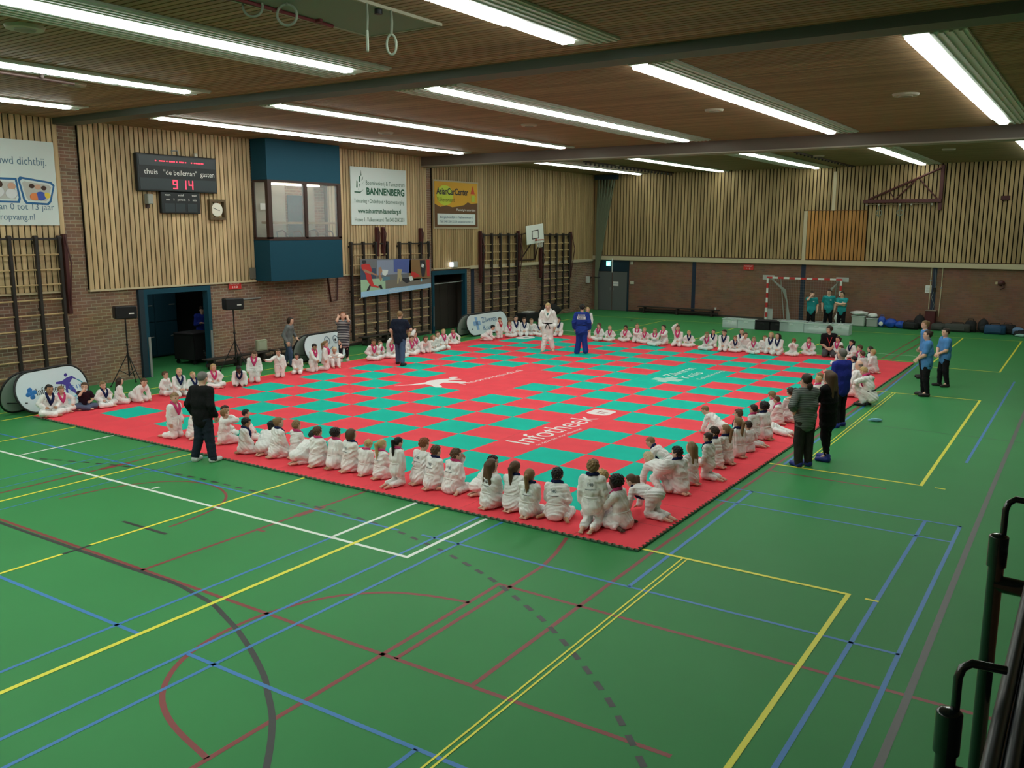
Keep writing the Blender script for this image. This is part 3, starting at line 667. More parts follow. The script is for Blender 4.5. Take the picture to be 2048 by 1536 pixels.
text('lettering','AsianCarCenter',.36,M_black,(.034,-1.34,1.36),Y1,Z1v,t,width=2.12,bold=.01)
text('lettering','Valkenswaard',.24,mat('print_olive',(.12,.13,.01)),(.034,-1.30,1.08),Y1,Z1v,t,width=1.15)
blob([(0,0),(.30,0),(.38,-.08),(.26,.05),(.16,.34),(.05,.12)],(.034,.95,1.42),mat('emblem_red',(.55,.05,.02)),t,'emblem')
blob([(0,0),(.24,0),(.24,.26),(0,.26)],(.034,1.0,1.10),mat('emblem_lime',(.4,.5,.05)),t,'emblem')
text('lettering','Plezierig in autorijden',.13,M_wht,(.034,-.02,.72),Y1,Z1v,t,width=1.3)
q=MB(); q.box(.028,.034,-1.28,1.28,.16,.60); q.build('address_panel',M_ban,t)
text('lettering','Bergeyksedijk 1  Valkenswaard',.13,M_tblu,(.036,-1.12,.42),Y1,Z1v,t,width=2.2)
text('lettering','Tel. 040 204 22 23  asiancarcenter.nl',.13,M_tblu,(.036,-1.12,.24),Y1,Z1v,t,width=2.2)

# ------------------------------------------------------------------ wall bars
M_up=mat('wallbar_upright',(.020,.016,.014),rough=.5)
M_rung=mat('wallbar_rung',(.48,.34,.17),rough=.5)
def wall_bars(ys,z0,z1,label,nr,brackets=()):
    yc=(ys[0]+ys[-1])/2
    t=empty('wall_bars',(XL+.09,yc,z0),0,label,'wall bars','dark climbing wall bars on the left wall')
    H=z1-z0
    for y in ys:
        q=MB(); q.rbox(.06,.17,y-yc-.04,y-yc+.04,0,H,.012); q.tube((.11,y-yc-.05,H),(.11,y-yc+.05,H),.06,None,12); q.build('upright',M_up,t)
    for k in range(nr):
        z=.22+k*(H-.22-.42)/(nr-1)
        q=MB(); q.tube((.115,ys[0]-yc-.04,z),(.115,ys[-1]-yc+.04,z),.021,None,8); q.build('rung',M_rung,t)
    q=MB(); q.box(.09,.14,ys[0]-yc,ys[-1]-yc,H-.05,H); q.build('top_bar',M_up,t)
    for zz in (.3,H*.5,H-.15):
        for y in ys[::2]:
            q=MB(); q.box(0,.06,y-yc-.03,y-yc+.03,zz,zz+.07); q.build('wall_mount',M_up,t)
    for (y,za,zb,tilt) in brackets:
        q=MB(); q.rbox(.02,.16,y-yc-.05,y-yc+.05,za-z0,zb-z0,.01); q.path([(.14,y-yc,zb-z0),(.34-tilt,y-yc,(za+zb)/2-z0+.3),(.14,y-yc,za-z0+.1)],.02); q.build('folding_bracket',M_dred,t)
    return t
wall_bars([-4.5,-3.87,-3.22,-2.62],.30,3.96,'dark wall bars under the childcare banner at the left',9,[(-2.47,2.0,4.05,0)])
wall_bars([7.95,8.58,9.22,9.86],.20,3.68,'wall bars behind the left half of the sports banner',9,[(9.35,3.2,4.25,.1),(9.68,3.2,4.25,.1)])
wall_bars([10.55,11.17,11.80,12.3],.20,3.66,'wall bars behind the right half of the sports banner',9,[(11.85,3.2,4.22,.1)])
wall_bars([15.98,16.63,17.3,17.95,18.6],.25,3.95,'wall bars left of the basketball hoop',10,[(15.82,1.9,4.1,0),(18.75,1.6,4.1,0)])
wall_bars([20.85,21.5,22.12,22.75,23.35],.25,3.93,'wall bars right of the basketball hoop',10,[(20.7,1.9,3.3,0),(23.5,1.8,4.05,0)])

# sports banner tied to the bars
t=empty('sports_banner',(XL+.38,10.2,1.75),0,'sports photo banner with pale blue strip tied to wall bars','banner')
Wb,Hb=3.98,1.40
def bl(u,v):    # the cloth sags: its right end is a little shorter
    top=1.38-.10*u; bot=.0+.16*u
    return ((u-.5)*Wb, bot+(top-bot)*v)
def bpoly(name,pts,m,d):
    q=MB(); q.extrude([bl(*p) for p in pts],(d,0,0),Y1,Z1v,(.002,0,0)); return q.build(name,m,t)
bpoly('cloth',[(0,0),(1,0),(1,1),(0,1)],mat('sport_grey',(.16,.17,.19)),0)
bpoly('info_strip',[(0,0),(1,0),(1,.15),(0,.15)],mat('sport_paleblue',(.34,.56,.80)),.003)
bpoly('print_area',[(0,.15),(.33,.15),(.33,.46),(0,.46)],mat('sport_turf',(.36,.55,.38)),.003)
bpoly('print_area',[(.22,.55),(.64,.55),(.66,.97),(.22,.97)],mat('sport_sky',(.25,.30,.42)),.003)
bpoly('print_area',[(.45,.62),(.70,.55),(.70,.99),(.45,.99)],mat('sport_blue',(.08,.12,.36)),.005)
bpoly('print_area',[(.66,.30),(.99,.33),(.99,.98),(.68,.98)],mat('sport_brown',(.24,.14,.06)),.005)
bpoly('print_area',[(.33,.16),(.99,.16),(.99,.34),(.33,.40)],mat('sport_road',(.19,.17,.15)),.005)
bpoly('print_area',[(0,.47),(.2,.47),(.2,.75),(0,.75)],mat('sport_hedge',(.05,.08,.14)),.004)
M_sr=mat('sport_red',(.55,.04,.04));M_ss=mat('sport_skin',(.40,.22,.14));M_sd=mat('sport_dark',(.03,.03,.04));M_sw=mat('sport_white',(.68,.75,.75))
bpoly('player_print',[(.01,.84),(.05,.88),(.12,.86),(.15,.70),(.13,.62),(.15,.45),(.17,.30),(.24,.24),(.23,.20),(.13,.27),(.08,.45),(.06,.63),(.02,.74)],M_sr,.008)
bpoly('player_print',[(.03,.97),(.07,.97),(.08,.90),(.05,.86),(.02,.90)],M_sd,.008)
bpoly('player_print',[(.03,.72),(.06,.73),(.21,.58),(.23,.53),(.20,.55),(.05,.66)],M_ss,.010)
bpoly('player_print',[(.11,.30),(.13,.30),(.11,.17),(.07,.15),(.08,.20)],M_sd,.008)
bpoly('player_print',[(.23,.26),(.27,.29),(.29,.15),(.26,.17)],M_sd,.010)
bpoly('player_print',[(.28,.70),(.37,.68),(.36,.58),(.33,.52),(.29,.56)],M_sw,.008)
bpoly('player_print',[(.24,.76),(.27,.78),(.29,.66),(.26,.58),(.28,.44),(.26,.38),(.24,.50)],M_ss,.009)
bpoly('player_print',[(.29,.50),(.39,.49),(.39,.40),(.29,.38)],mat('sport_teal',(.10,.22,.30)),.008)
bpoly('player_print',[(.50,.70),(.57,.68),(.55,.54),(.57,.40),(.54,.30),(.52,.45),(.51,.26),(.49,.26),(.50,.50)],mat('sport_khaki',(.40,.36,.22)),.009)
bpoly('player_print',[(.56,.42),(.67,.40),(.70,.30),(.63,.24),(.58,.32)],M_sd,.009)
bpoly('player_print',[(.66,.44),(.71,.46),(.73,.32),(.68,.30)],M_sw,.010)
bpoly('player_print',[(.70,.60),(.74,.58),(.80,.50),(.84,.42),(.74,.40),(.70,.48)],M_sr,.010)
bpoly('player_print',[(.83,.96),(.91,.96),(.92,.70),(.90,.40),(.86,.40),(.84,.66)],M_sd,.009)
bpoly('player_print',[(.93,.97),(.98,.97),(.98,.40),(.94,.40)],M_sr,.009)
bpoly('player_print',[(.86,.84),(.90,.80),(.88,.70),(.85,.74)],M_sw,.011)
bpoly('emblem',[(.835,.30),(.85,.36),(.865,.30),(.85,.23)],mat('sport_cyan',(.25,.60,.75)),.011)
text('lettering','SPORT IN VALKENSWAARD',.12,mat('print_stripgrey',(.62,.72,.80)),(.006,-.5,.11),(0,.998,.04),Z1v,t,width=1.1)
for u,v in ((0.02,.02),(.98,.03),(.98,.97),(.02,.98)):
    p=bl(u,v); q=MB(); q.path([(.01,p[0],p[1]),(-.06,p[0]+(.12 if u>.5 else -.12),p[1]+(.12 if v>.5 else -.1))],.01); q.build('tie',M_rung,t)

# basketball hoop
t=empty('basketball_hoop',(XL+.09,19.6,2.78),0,'white basketball backboard with hoop on a dark folding frame','basketball hoop')
M_fr=mat('hoop_frame_brown',(.055,.025,.02),rough=.5)
q=MB()
for yy in (-.45,.5):
    q.tube((.05,yy*1.3,0.0),(.50,yy*.6,.85),.03); q.tube((.05,yy*1.3,1.15),(.50,yy*.6,1.3),.025)
q.path([(.05,-.6,0),(.05,.65,0)],.03); q.path([(.05,-.6,0),(.05,-.5,1.2)],.03); q.path([(.05,.65,0),(.05,.55,1.2)],.03)
q.build('folding_frame',M_fr,t)
B=Matrix.Translation((.55,-.15,1.18))@Matrix.Rotation(math.radians(-7),4,'Z')@Matrix.Rotation(math.radians(6),4,'X')
q=MB(); q.rbox(-.02,.02,-.62,.62,-.42,.42,.008,M=B); q.build('backboard',mat('board_white',(.72,.76,.72),rough=.4),t)
q=MB()
for a in ((-.24,.24,-.22,-.18),(-.24,.24,.14,.18),(-.24,-.20,-.22,.18),(.20,.24,-.22,.18)): q.box(.02,.026,a[0],a[1],a[2],a[3],M=B)
q.build('target_square',M_black,t)
q=MB(); q.path([B@Vector((.26+.2*math.cos(2*PI*k/20),.2*math.sin(2*PI*k/20),-.26)) for k in range(20)],.012,6,0,True); q.tube(B@Vector((.02,0,-.28)),B@Vector((.08,0,-.26)),.05); q.build('rim',mat('rim_red',(.40,.06,.04)),t)
q=MB()
for k in range(12):
    a0=2*PI*k/12;a1=2*PI*(k+.5)/12;a2=2*PI*(k-.5)/12
    for aa in (a1,a2): q.path([B@Vector((.26+.2*math.cos(a0),.2*math.sin(a0),-.26)),B@Vector((.26+.14*math.cos(aa),.14*math.sin(aa),-.42)),B@Vector((.26+.11*math.cos(a0),.11*math.sin(a0),-.58))],.005,4)
q.build('net',mat('net_white',(.75,.75,.72)),t)
t=empty('wall_speaker',(XL+.02,25.5,1.42),0,'small white speaker on the bricks left of the far corner','speaker')
q=MB(); q.rbox(0,.16,-.10,.10,0,.34,.02); q.build('cabinet',mat('speaker_white',(.55,.56,.53)),t)
q=MB(); q.tube((.05,.1,.26),(.05,.5,.28),.02); q.build('bracket',M_black,t)
# ------------------------------------------------------------------ back wall
t=empty('double_door',(-13.55,YB,0),0,'grey double door with paper notice in the far left corner','door')
M_dgrey=mat('door_grey',(.115,.125,.125),rough=.5)
q=MB(); q.box(-.95,.95,-.06,-.005,2.08,2.62); q.build('transom_panel',M_bluedk,t)
q=MB(); q.box(-.95,-.88,-.07,-.005,0,2.08); q.box(.88,.95,-.07,-.005,0,2.08); q.box(-.88,.88,-.07,-.005,2.03,2.09); q.build('frame',M_bluedk,t)
for s in (-1,1):
    q=MB(); q.rbox(min(.02*s,.86*s),max(.02*s,.86*s),-.05,-.005,.01,2.02,.01); d=q.build('door_leaf',M_dgrey,t)
    q=MB(); q.tube((.1*s,-.055,1.05),(.1*s,-.055,1.2),.012); q.build('handle',M_grey,d)
q=MB(); q.box(.07,.38,-.056,-.052,1.28,1.50); q.build('notice',mat('paper',(.8,.8,.78)),t)
text('lettering','verboden toegang',.06,M_tnavy,(.10,-.056,1.38),(1,0,0),(0,0,1),t,width=.25)
t=empty('exit_sign',(-13.62,YB-.16,2.28),0,'lit green exit sign sticking out above the grey double door','sign')
q=MB(); q.rbox(-.22,.02,-.02,.02,.03,.27,.008); q.build('sign_plate',mat('exit_green',(.05,.5,.35),emit=(.25,.95,.75),estr=1.6),t)
q=MB(); q.extrude([(-.15,.06),(-.10,.06),(-.07,.14),(-.03,.10),(-.01,.12),(-.06,.20),(-.12,.19),(-.15,.13),(-.12,.15),(-.11,.12)],(0,-.021,0),(1,0,0),(0,0,1),(0,-.003,0)); q.build('pictogram',mat('exit_white',(.9,.95,.9),emit=(.9,1,.95),estr=2.0),t)
q=MB(); q.box(.10,.14,-.01,.02,-.3,.42); q.box(.02,.12,-.01,.14,.24,.27); q.build('bracket',mat('bracket_white',(.7,.72,.7)),t)
t=empty('wall_box',(-12.4,YB,1.40),0,'small cream box on the bricks right of the grey double door','wall box')
q=MB(); q.rbox(-.10,.10,-.08,0,0,.16,.015); q.build('housing',mat('cream_plastic',(.55,.52,.42)),t)
q=MB(); q.box(-.13,.02,-.03,0,1.0,1.15); q.build('sensor',MATS['cream_plastic'],t)
t=empty('gym_bench',(-9.75,YB-.28,0),0,'long low dark wooden bench against the rear brick wall','bench')
M_bn=mat('bench_dark',(.030,.022,.018),rough=.6)
q=MB(); q.rbox(-2.15,2.15,-.13,.13,.30,.345,.01); q.build('seat',M_bn,t)
q=MB(); q.rbox(-2.1,2.1,-.03,.03,.10,.22,.01); q.build('beam_rail',M_bn,t)
for xx in (-1.8,0,1.8):
    q=MB(); q.rbox(xx-.04,xx+.04,-.15,.15,.0,.30,.01); q.build('leg',M_bn,t)
t=empty('cup',(-7.78,YB-.30,.345),0,'small white cup on the right end of the rear bench','cup')
q=MB(); q.tube((0,0,0),(0,0,.11),.035,.045,14); q.build('beaker',M_wht,t)
q=MB(); q.tube((0,0,.105),(0,0,.115),.047,.047,14); q.build('rim',M_wht,t)
for (yc,ln,lb) in ((2.6,2.4,'low dark wooden bench under the right loudspeaker'),(5.4,2.9,'low dark wooden bench on the floor behind the grey-jacket woman'),(9.4,2.6,'low dark wooden bench under the wall bars behind the striped dress')):
    t=empty('gym_bench',(XL+.42,yc,0),0,lb,'bench')
    q=MB(); q.rbox(-.14,.14,-ln/2,ln/2,.30,.345,.01); q.build('seat',M_bn,t)
    q=MB(); q.rbox(-.03,.03,-ln/2+.05,ln/2-.05,.10,.2,.01); q.build('beam_rail',M_bn,t)
    for yy in (-ln*.4,0,ln*.4):
        q=MB(); q.rbox(-.15,.15,yy-.04,yy+.04,0,.30,.01); q.build('leg',M_bn,t)

# goal
t=empty('handball_goal',(-3.43,25.1,0),0,'red and white striped handball goal standing before the rear brick wall','goal')
M_gr=mat('goal_red',(.55,.03,.03),rough=.4); M_gw=mat('goal_white',(.75,.78,.75),rough=.4)
GW,GH=1.62,2.03
def striped(mb,p0,p1,n,start):
    p0=Vector(p0);p1=Vector(p1)
    for k in range(n):
        a=p0+(p1-p0)*k/n;b_=p0+(p1-p0)*(k+1)/n
        lo=[min(a[i],b_[i])-(.04 if abs(p1[i]-p0[i])<.01 else 0) for i in range(3)];hi=[max(a[i],b_[i])+(.04 if abs(p1[i]-p0[i])<.01 else 0) for i in range(3)]
        mb.box(lo[0],hi[0],lo[1],hi[1],lo[2],hi[2],(k+start)%2)
for s in (-1,1):
    q=MB(); striped(q,(s*GW,0,0),(s*GW,0,GH-.04),9,1); q.build('goal_post',[M_gr,M_gw],t)
q=MB(); striped(q,(-GW-.04,0,GH),(GW+.04,0,GH),13,0); q.build('crossbar',[M_gr,M_gw],t)
q=MB()
for s in (-1,1):
    q.path([(s*GW,.03,GH),(s*(GW-.35),.75,GH-.05),(s*(GW-.55),.95,.05)],.022); q.path([(s*GW,.03,.05),(s*(GW-.55),.95,.05)],.022)
q.path([(-(GW-.55),.95,.05),(GW-.55,.95,.05)],.022); q.path([(-(GW-.35),.75,GH-.05),(GW-.35,.75,GH-.05)],.018)
q.build('rear_frame',mat('goal_frame',(.45,.47,.45)),t)
M_net=mat('net_mesh',(.55,.57,.55),alpha=.30,rough=.9)
q=MB()
def netstrip(a,b,c,d,n=22,m=20):
    a,b,c,d=map(Vector,(a,b,c,d))
    for k in range(n+1):
        p=a+(b-a)*k/n; r=d+(c-d)*k/n; q.path([p,(p+r)/2+Vector((0,.03,-.02)),r],.0022,3)
    for k in range(m+1):
        p=a+(d-a)*k/m; r=b+(c-b)*k/m; q.path([p,r],.0022,3)
netstrip((-GW,.03,GH),(GW,.03,GH),(GW-.35,.75,GH-.05),(-(GW-.35),.75,GH-.05),26,6)
netstrip((-(GW-.35),.75,GH-.05),(GW-.35,.75,GH-.05),(GW-.55,.95,.05),(-(GW-.55),.95,.05),22,16)
for s in (-1,1): netstrip((s*GW,.03,GH),(s*(GW-.35),.75,GH-.05),(s*(GW-.55),.95,.05),(s*GW,.03,.05),6,16)
q.build('net',mat('net_cord',(.45,.46,.44)),t)
for s in (-1,1):   # gathered folds of net at both sides
    q=MB()
    for k in range(5): q.path([(s*(GW-.1),.1+.04*k,GH-.06),(s*(GW-.55-.03*k),.5,GH*.72),(s*(GW-.72),.7,.9),(s*(GW-.72-.04*k),.78,.06)],[.012,.03,.028,.02],5)
    q.build('gathered_net',mat('net_grey',(.42,.44,.42)),t)
    q=MB(); q.rbox(min(s*(GW-.25),s*(GW+.28)),max(s*(GW-.25),s*(GW+.28)),.12,.14,GH-.10,GH+.10,.004); q.build('corner_plate',mat('plate_grey',(.42,.45,.43)),t)
q=MB(); q.rbox(-GW-.1,-GW+.28,.05,.07,.1,.6,.004); q.build('foot_plate',MATS['plate_grey'],t)

# transparent crates on the floor
M_crate=mat('crate_clear',(.72,.84,.84),rough=.4,alpha=.36,spec=.2)
M_lid=mat('crate_rim',(.70,.80,.78),rough=.3,alpha=.75)
M_cloth=mat('white_cloth',(.80,.83,.82),rough=.85,bump=.2,bscale=10)
def crumple(mb,c,r,seed,mi=0,amp=.22):
    rnd=random.Random(seed); ph=[rnd.uniform(0,6) for _ in range(6)]
    nu,nv=18,10;vs=[];fs=[]
    for j in range(nv+1):
        th=PI*j/nv
        for i in range(nu):
            u=2*PI*i/nu
            k=1+amp*(math.sin(3*u+ph[0]+2*th)*.5+math.sin(5*u+ph[1]-3*th)*.35+math.sin(7*th+ph[2]+2*u)*.35)*math.sin(th)
            vs.append((c[0]+r[0]*k*math.sin(th)*math.cos(u),c[1]+r[1]*k*math.sin(th)*math.sin(u),max(c[2]-r[2],c[2]+r[2]*k*math.cos(th))))
    for j in range(nv):
        for i in range(nu):
            a=j*nu+i;b=j*nu+(i+1)%nu; fs.append((a,a+nu,b+nu,b))
    mb.add(vs,fs,mi,True)
def crate(x,y,wd,dp,h,label,fill=None,group='clear plastic crates by the goal',rz=0):
    t=empty('plastic_crate',(x,y,0),rz,label,'crate',group)
    q=MB(); e=.05; th=.012
    def wall(a,b,c,d): q.add([a,b,c,d],[(0,1,2,3),(3,2,1,0)] if False else [(0,1,2,3)])
    x0,x1,y0,y1=-wd/2,wd/2,-dp/2,dp/2
    for xa,xb,ya,yb in ((x0,x1,y0,y0+th),(x0,x1,y1-th,y1),(x0,x0+th,y0+th,y1-th),(x1-th,x1,y0+th,y1-th)): q.box(xa,xb,ya,yb,.01,h)
    q.box(x0+th,x1-th,y0+th,y1-th,.01,.022); q.build('tub',M_crate,t)
    q=MB()
    for xa,xb,ya,yb in ((x0-e/2,x1+e/2,y0-e/2,y0),(x0-e/2,x1+e/2,y1,y1+e/2),(x0-e/2,x0,y0,y1),(x1,x1+e/2,y0,y1)): q.box(xa,xb,ya,yb,h-.035,h+.005)
    q.build('rim',M_lid,t)
    q=MB(); q.rbox(-.09,.09,y0-.012,y0-.001,h*.62,h*.62+.07,.004); q.build('latch',M_lid,t)
    return t
CY=21.85
crate(-5.5,CY,.66,.48,.40,'clear crate of white clothes at the left end of the crate row')
crate(-4.78,CY,.74,.48,.40,'empty clear crate beside the black cases, on their left')
crate(-2.84,CY-.02,.98,.50,.44,'empty clear crate right of the black cases')
crate(-1.82,CY-.05,.98,.50,.42,'clear crate with low white heap in front of the three turquoise shirts')
crate(-.92,CY-.05,.76,.52,.44,'clear crate full of white clothes at the right end of the crate row')
def heap(x,y,z,r,label,seed,m=M_cloth,cat='clothes',amp=.25,name='clothes_pile',group=None):
    q=MB(); crumple(q,(0,0,r[2]),r,seed,0,amp); o=q.build(name,m,None,label=label,cat=cat,group=group); o.location=(x,y,z); return o
heap(-5.5,CY,.023,(.27,.17,.13),'white clothes inside the leftmost clear crate',3)
heap(-1.80,CY-.05,.023,(.40,.18,.11),'white clothes low inside the crate before the turquoise shirts',4)
heap(-.92,CY-.05,.023,(.32,.2,.20),'white clothes filling the crate at the right end of the row',5)
for k,(x,w_) in enumerate(((-4.08,.62),(-3.43,.62))):
    t=empty('flat_case',(x,CY,0),0,'flat black case in the crate row, '+('next to the empty left crate' if k==0 else 'with a white paper on it'),'case')
    q=MB(); q.rbox(-w_/2,w_/2,-.25,.25,.0,.36,.02); q.build('body',M_blackm,t)
    q=MB(); q.rbox(-w_/2-.015,w_/2+.015,-.265,.265,.36,.41,.01); q.build('lid',M_blackm,t)
    q=MB(); q.rbox(-.08,.08,-.27,-.25,.24,.30,.005); q.build('handle',M_black,t)
q=MB(); q.box(-.16,.16,-.1,.1,0,.006); o=q.build('paper_sheet',MATS['paper'],None,label='white sheet of paper on the right black case',cat='paper'); o.location=(-3.36,CY,.412); o.rotation_euler=(0,0,.2)
# tubs and bags along the wall
BY=25.75
def tub(x,y,r,h,m,label):
    t=empty('laundry_tub',(x,y,0),0,label,'tub'); q=MB(); q.rbox(-r,r,-r*.8,r*.8,.0,h,.03); q.build('body',m,t); q=MB(); q.rbox(-r-.025,r+.025,-r*.8-.025,r*.8+.025,h-.05,h,.02); q.build('rim',M_lid,t); return t
tub(-1.10,BY,.27,.46,mat('tub_white',(.55,.62,.58),rough=.5),'pale tub heaped with white clothes, left of the bags')
heap(-1.10,BY,.462,(.36,.28,.10),'white clothes heaped over the pale tub by the wall',11)
heap(-1.9,BY-.2,.0,(.20,.18,.28),'white bag of clothes standing behind the middle turquoise shirt',12)
tub(-.52,BY,.23,.38,mat('tub_clear',(.50,.55,.52),rough=.4,alpha=.8),'clear tub with white bundle between pale tub and blue bags')
heap(-.52,BY,.382,(.22,.18,.10),'white bundle on top of the clear tub',13)
M_bag=mat('bag_blue',(.02,.09,.52),rough=.35,bump=.4,bscale=10)
t=empty('shopping_bag',(-.14,BY-.05,0),0,'upright blue bag with white print beside the clear tub','bag')
q=MB(); crumple(q,(0,0,.24),(.17,.12,.24),21,0,.15); q.build('bag_body',M_bag,t)
q=MB(); q.ell((.0,-.15,.17),(.09,.012,.09)); q.build('print',M_wht,t)
q=MB(); q.path([(-.07,0,.42),(-.04,0,.54),(.06,0,.54),(.08,0,.42)],.012); q.build('handle',M_bag,t)
heap(.22,BY,.0,(.24,.2,.20),'crumpled blue bag heap, left of a second blue heap',22,M_bag,'bag',name='shopping_bag')
heap(.62,BY-.02,.0,(.20,.2,.16),'smaller crumpled blue bag beside the black sports bag',23,M_bag,'bag',name='shopping_bag')
M_bb=mat('bag_black',(.014,.014,.016),rough=.7,bump=.3,bscale=12); M_bg=mat('bag_grey',(.06,.065,.06),rough=.7,bump=.3,bscale=12); M_bblue=mat('bag_denim',(.018,.07,.16),rough=.6)
def sports_bag(x,y,wd,h,m,label,rz=0,strap=True,name='sports_bag',dp=.32):
    t=empty(name,(x,y,0),rz,label,'bag','bags along the rear wall')
    vs=[];fs=[];n=14
    q=MB()
    # soft box: superellipse section swept along x
    secs=[(-wd/2,.55),(-wd/2+.05,.9),(0,1.0),(wd/2-.05,.9),(wd/2,.55)]
    for sx,k in secs:
        for i in range(n):
            a=2*PI*i/n;c,s=math.cos(a),math.sin(a)
            vs.append((sx,math.copysign(abs(c)**.6,c)*dp/2*k,h/2+math.copysign(abs(s)**.6,s)*h/2*(k if s>0 else 1)))
    for j in range(4):
        for i in range(n): fs.append((j*n+i,j*n+(i+1)%n,(j+1)*n+(i+1)%n,(j+1)*n+i))
    fs+=[tuple(range(n-1,-1,-1)),tuple(range(4*n,5*n))]
    q.add(vs,fs,0,True); q.build('bag_body',m,t)
    q=MB(); q.path([(-wd*.3,-dp*.3,h*.8),(-wd*.2,-dp*.2,h*1.12),(wd*.2,-dp*.2,h*1.12),(wd*.3,-dp*.3,h*.8)],.015); q.build('handle',M_blackm,t)
    q=MB(); q.rbox(-wd*.3,wd*.3,-dp/2-.02,-dp/2+.02,h*.2,h*.6,.01); q.build('pocket',m,t)
    return t
def backpack(x,y,h,m,label,rz=0):
    t=empty('backpack',(x,y,0),rz,label,'bag','bags along the rear wall')
    q=MB(); q.ell((0,0,h*.5),(h*.36,h*.22,h*.5),nu=16,nv=10); q.build('bag_body',m,t)
    q=MB(); q.ell((0,-h*.16,h*.34),(h*.25,h*.12,h*.24)); q.build('pocket',m,t)
    q=MB(); q.path([(-.04,0,h*.97),(-.03,0,h*1.05),(.03,0,h*1.05),(.04,0,h*.97)],.01); q.build('handle',M_blackm,t)
sports_bag(1.05,BY-.15,.62,.34,M_bb,'slumped black bag in front of the dark red wall box')
backpack(1.35,BY+.1,.62,M_bb,'round black backpack leaning left of the dark red wall box')
sports_bag(2.12,BY,.55,.32,M_bg,'grey and white bag just right of the dark red wall box')
sports_bag(2.85,BY-.1,.98,.36,M_bg,'wide grey sports bag with straps on the floor')
sports_bag(3.32,BY+.1,.42,.50,M_bb,'black bag with white stripe behind the wide grey bag')
backpack(3.78,BY+.1,.58,M_bb,'round black backpack behind the blue suitcase')
sports_bag(4.25,BY-.15,.78,.40,M_bblue,'blue sports bag with white corner marks')
for s in (-1,1):
    pass
sports_bag(4.68,BY+.1,.60,.42,M_bb,'black bag with pale blue cloth, behind the blue bag')
heap(5.0,BY+.05,.0,(.26,.15,.16),'pale blue cloth between black bags at the right wall end',31,mat('cloth_blue',(.18,.30,.50),rough=.8),'clothes')
sports_bag(5.25,BY-.35,.62,.22,M_bb,'flat black bag nearest the right picture edge')
heap(5.2,BY-.62,.0,(.18,.10,.06),'small mint cloth in front of the flat black bag',32,mat('cloth_mint',(.35,.60,.55),rough=.8),'clothes')
heap(2.45,BY-.42,.0,(.14,.09,.05),'small white shoe bag on floor before the grey bag',33,M_cloth,'bag',name='shoe_bag')
# dark red wall box, pipes, notice
t=empty('equipment_box',(1.74,YB-.17,0),0,'dark red upright box against the blue column, with pipes above','box')
q=MB(); q.rbox(-.20,.20,-.15,.15,.0,.80,.015); q.build('body',mat('box_maroon',(.085,.012,.016),rough=.5),t)
q=MB(); q.rbox(-.21,.21,-.16,.16,.80,.83,.01); q.build('lid',mat('box_lid',(.28,.22,.18)),t)
for x,z0,lb,dx in ((1.62,.85,'pale pipe left of the blue column on the rear wall',0.0),(2.05,.55,'pale pipe right of the blue column on the rear wall',-.02)):
    t=empty('wall_pipe',(x,YB-.03,z0),0,lb,'pipe'); q=MB(); q.path([(dx,0,0),(0,0,1.0),(0,0,2.62-z0)],.02); q.build('pipe',M_trim,t)
    q=MB(); q.rbox(-.04,.04,-.02,.03,1.2,1.25,.005); q.build('clamp',M_grey,t)
t=empty('wall_cable',(1.78,YB-.04,.85),0,'looped grey cables hanging over the blue column on the rear wall','cable')
q=MB(); q.path([(0,0,1.7),(.06,0,1.0),(-.08,0,.5),(.05,0,.2),(0,0,0)],.012); q.build('cable',M_grey,t)
q=MB(); q.rbox(-.05,.07,-.03,.02,.75,.92,.01); q.build('switch',M_black,t)
t=empty('wall_notice',(1.55,YB-.02,1.54),0,'white paper notice on the bricks left of the blue column','notice')
q=MB(); q.box(-.12,.12,-.012,0,0,.32); q.build('sheet',MATS['paper'],t)
for k in range(5):
    q=MB(); q.box(-.09,.09-.03*(k%2),-.014,-.012,.25-.05*k,.262-.05*k); q.build('printed_line',mat('ink_grey',(.3,.35,.4)),t)
t=empty('wall_bracket',(4.27,YB,2.0),0,'dark twisted metal fitting on the rear bricks at the right','bracket')
q=MB(); q.ell((0,-.08,.05),(.14,.08,.12)); q.path([(.05,-.1,0),(.12,-.15,-.12),(-.02,-.12,-.2)],.025); q.build('hook',M_dred,t)
q=MB(); q.rbox(-.22,-.12,-.05,0,.0,.1,.01); q.build('plate',M_pale,t)
t=empty('wall_bracket',(4.13,YB-.09,5.38),0,'dark box fitting on the rear slats right of the ring frame','bracket')
q=MB(); q.rbox(-.16,.16,-.12,0,0,.17,.01); q.build('block',M_dred,t)
q=MB(); q.tube((-.1,-.06,-.08),(-.1,-.06,0),.02); q.build('pin',M_dred,t)
# folding ring frame
t=empty('ring_frame',(1.75,YB-.1,5.30),0,'dark red triangular folding frame with rings on the rear slats','gym frame')
M_rf=mat('ring_frame_red',(.085,.022,.022),rough=.5)
q=MB(); q.rbox(-.07,.07,-.12,0,-.3,1.55,.01); q.build('post',M_rf,t)
q=MB(); q.rbox(-3.05,.05,-.20,-.06,.02,.17,.01); q.build('beam',M_rf,t)
q=MB(); q.tube((-2.85,-.13,.17),(-.05,-.13,1.42),.045); q.build('diagonal_brace',M_rf,t)
q=MB(); q.tube((-1.75,-.13,.17),(-.95,-.13,1.02),.03); q.build('strut',M_rf,t)
q=MB(); q.tube((-.88,-.13,1.02),(-.12,-.13,.17),.028); q.build('strut',M_rf,t)
q=MB(); q.tube((-2.0,-.13,.50),(-1.78,-.13,.17),.022); q.build('strut',M_rf,t)
q=MB(); q.path([(-2.95,-.13,-.03),(-1.6,-.13,-.03),(-.3,-.13,.0)],.018); q.build('rope_bar',mat('rope_tan',(.30,.22,.14)),t)
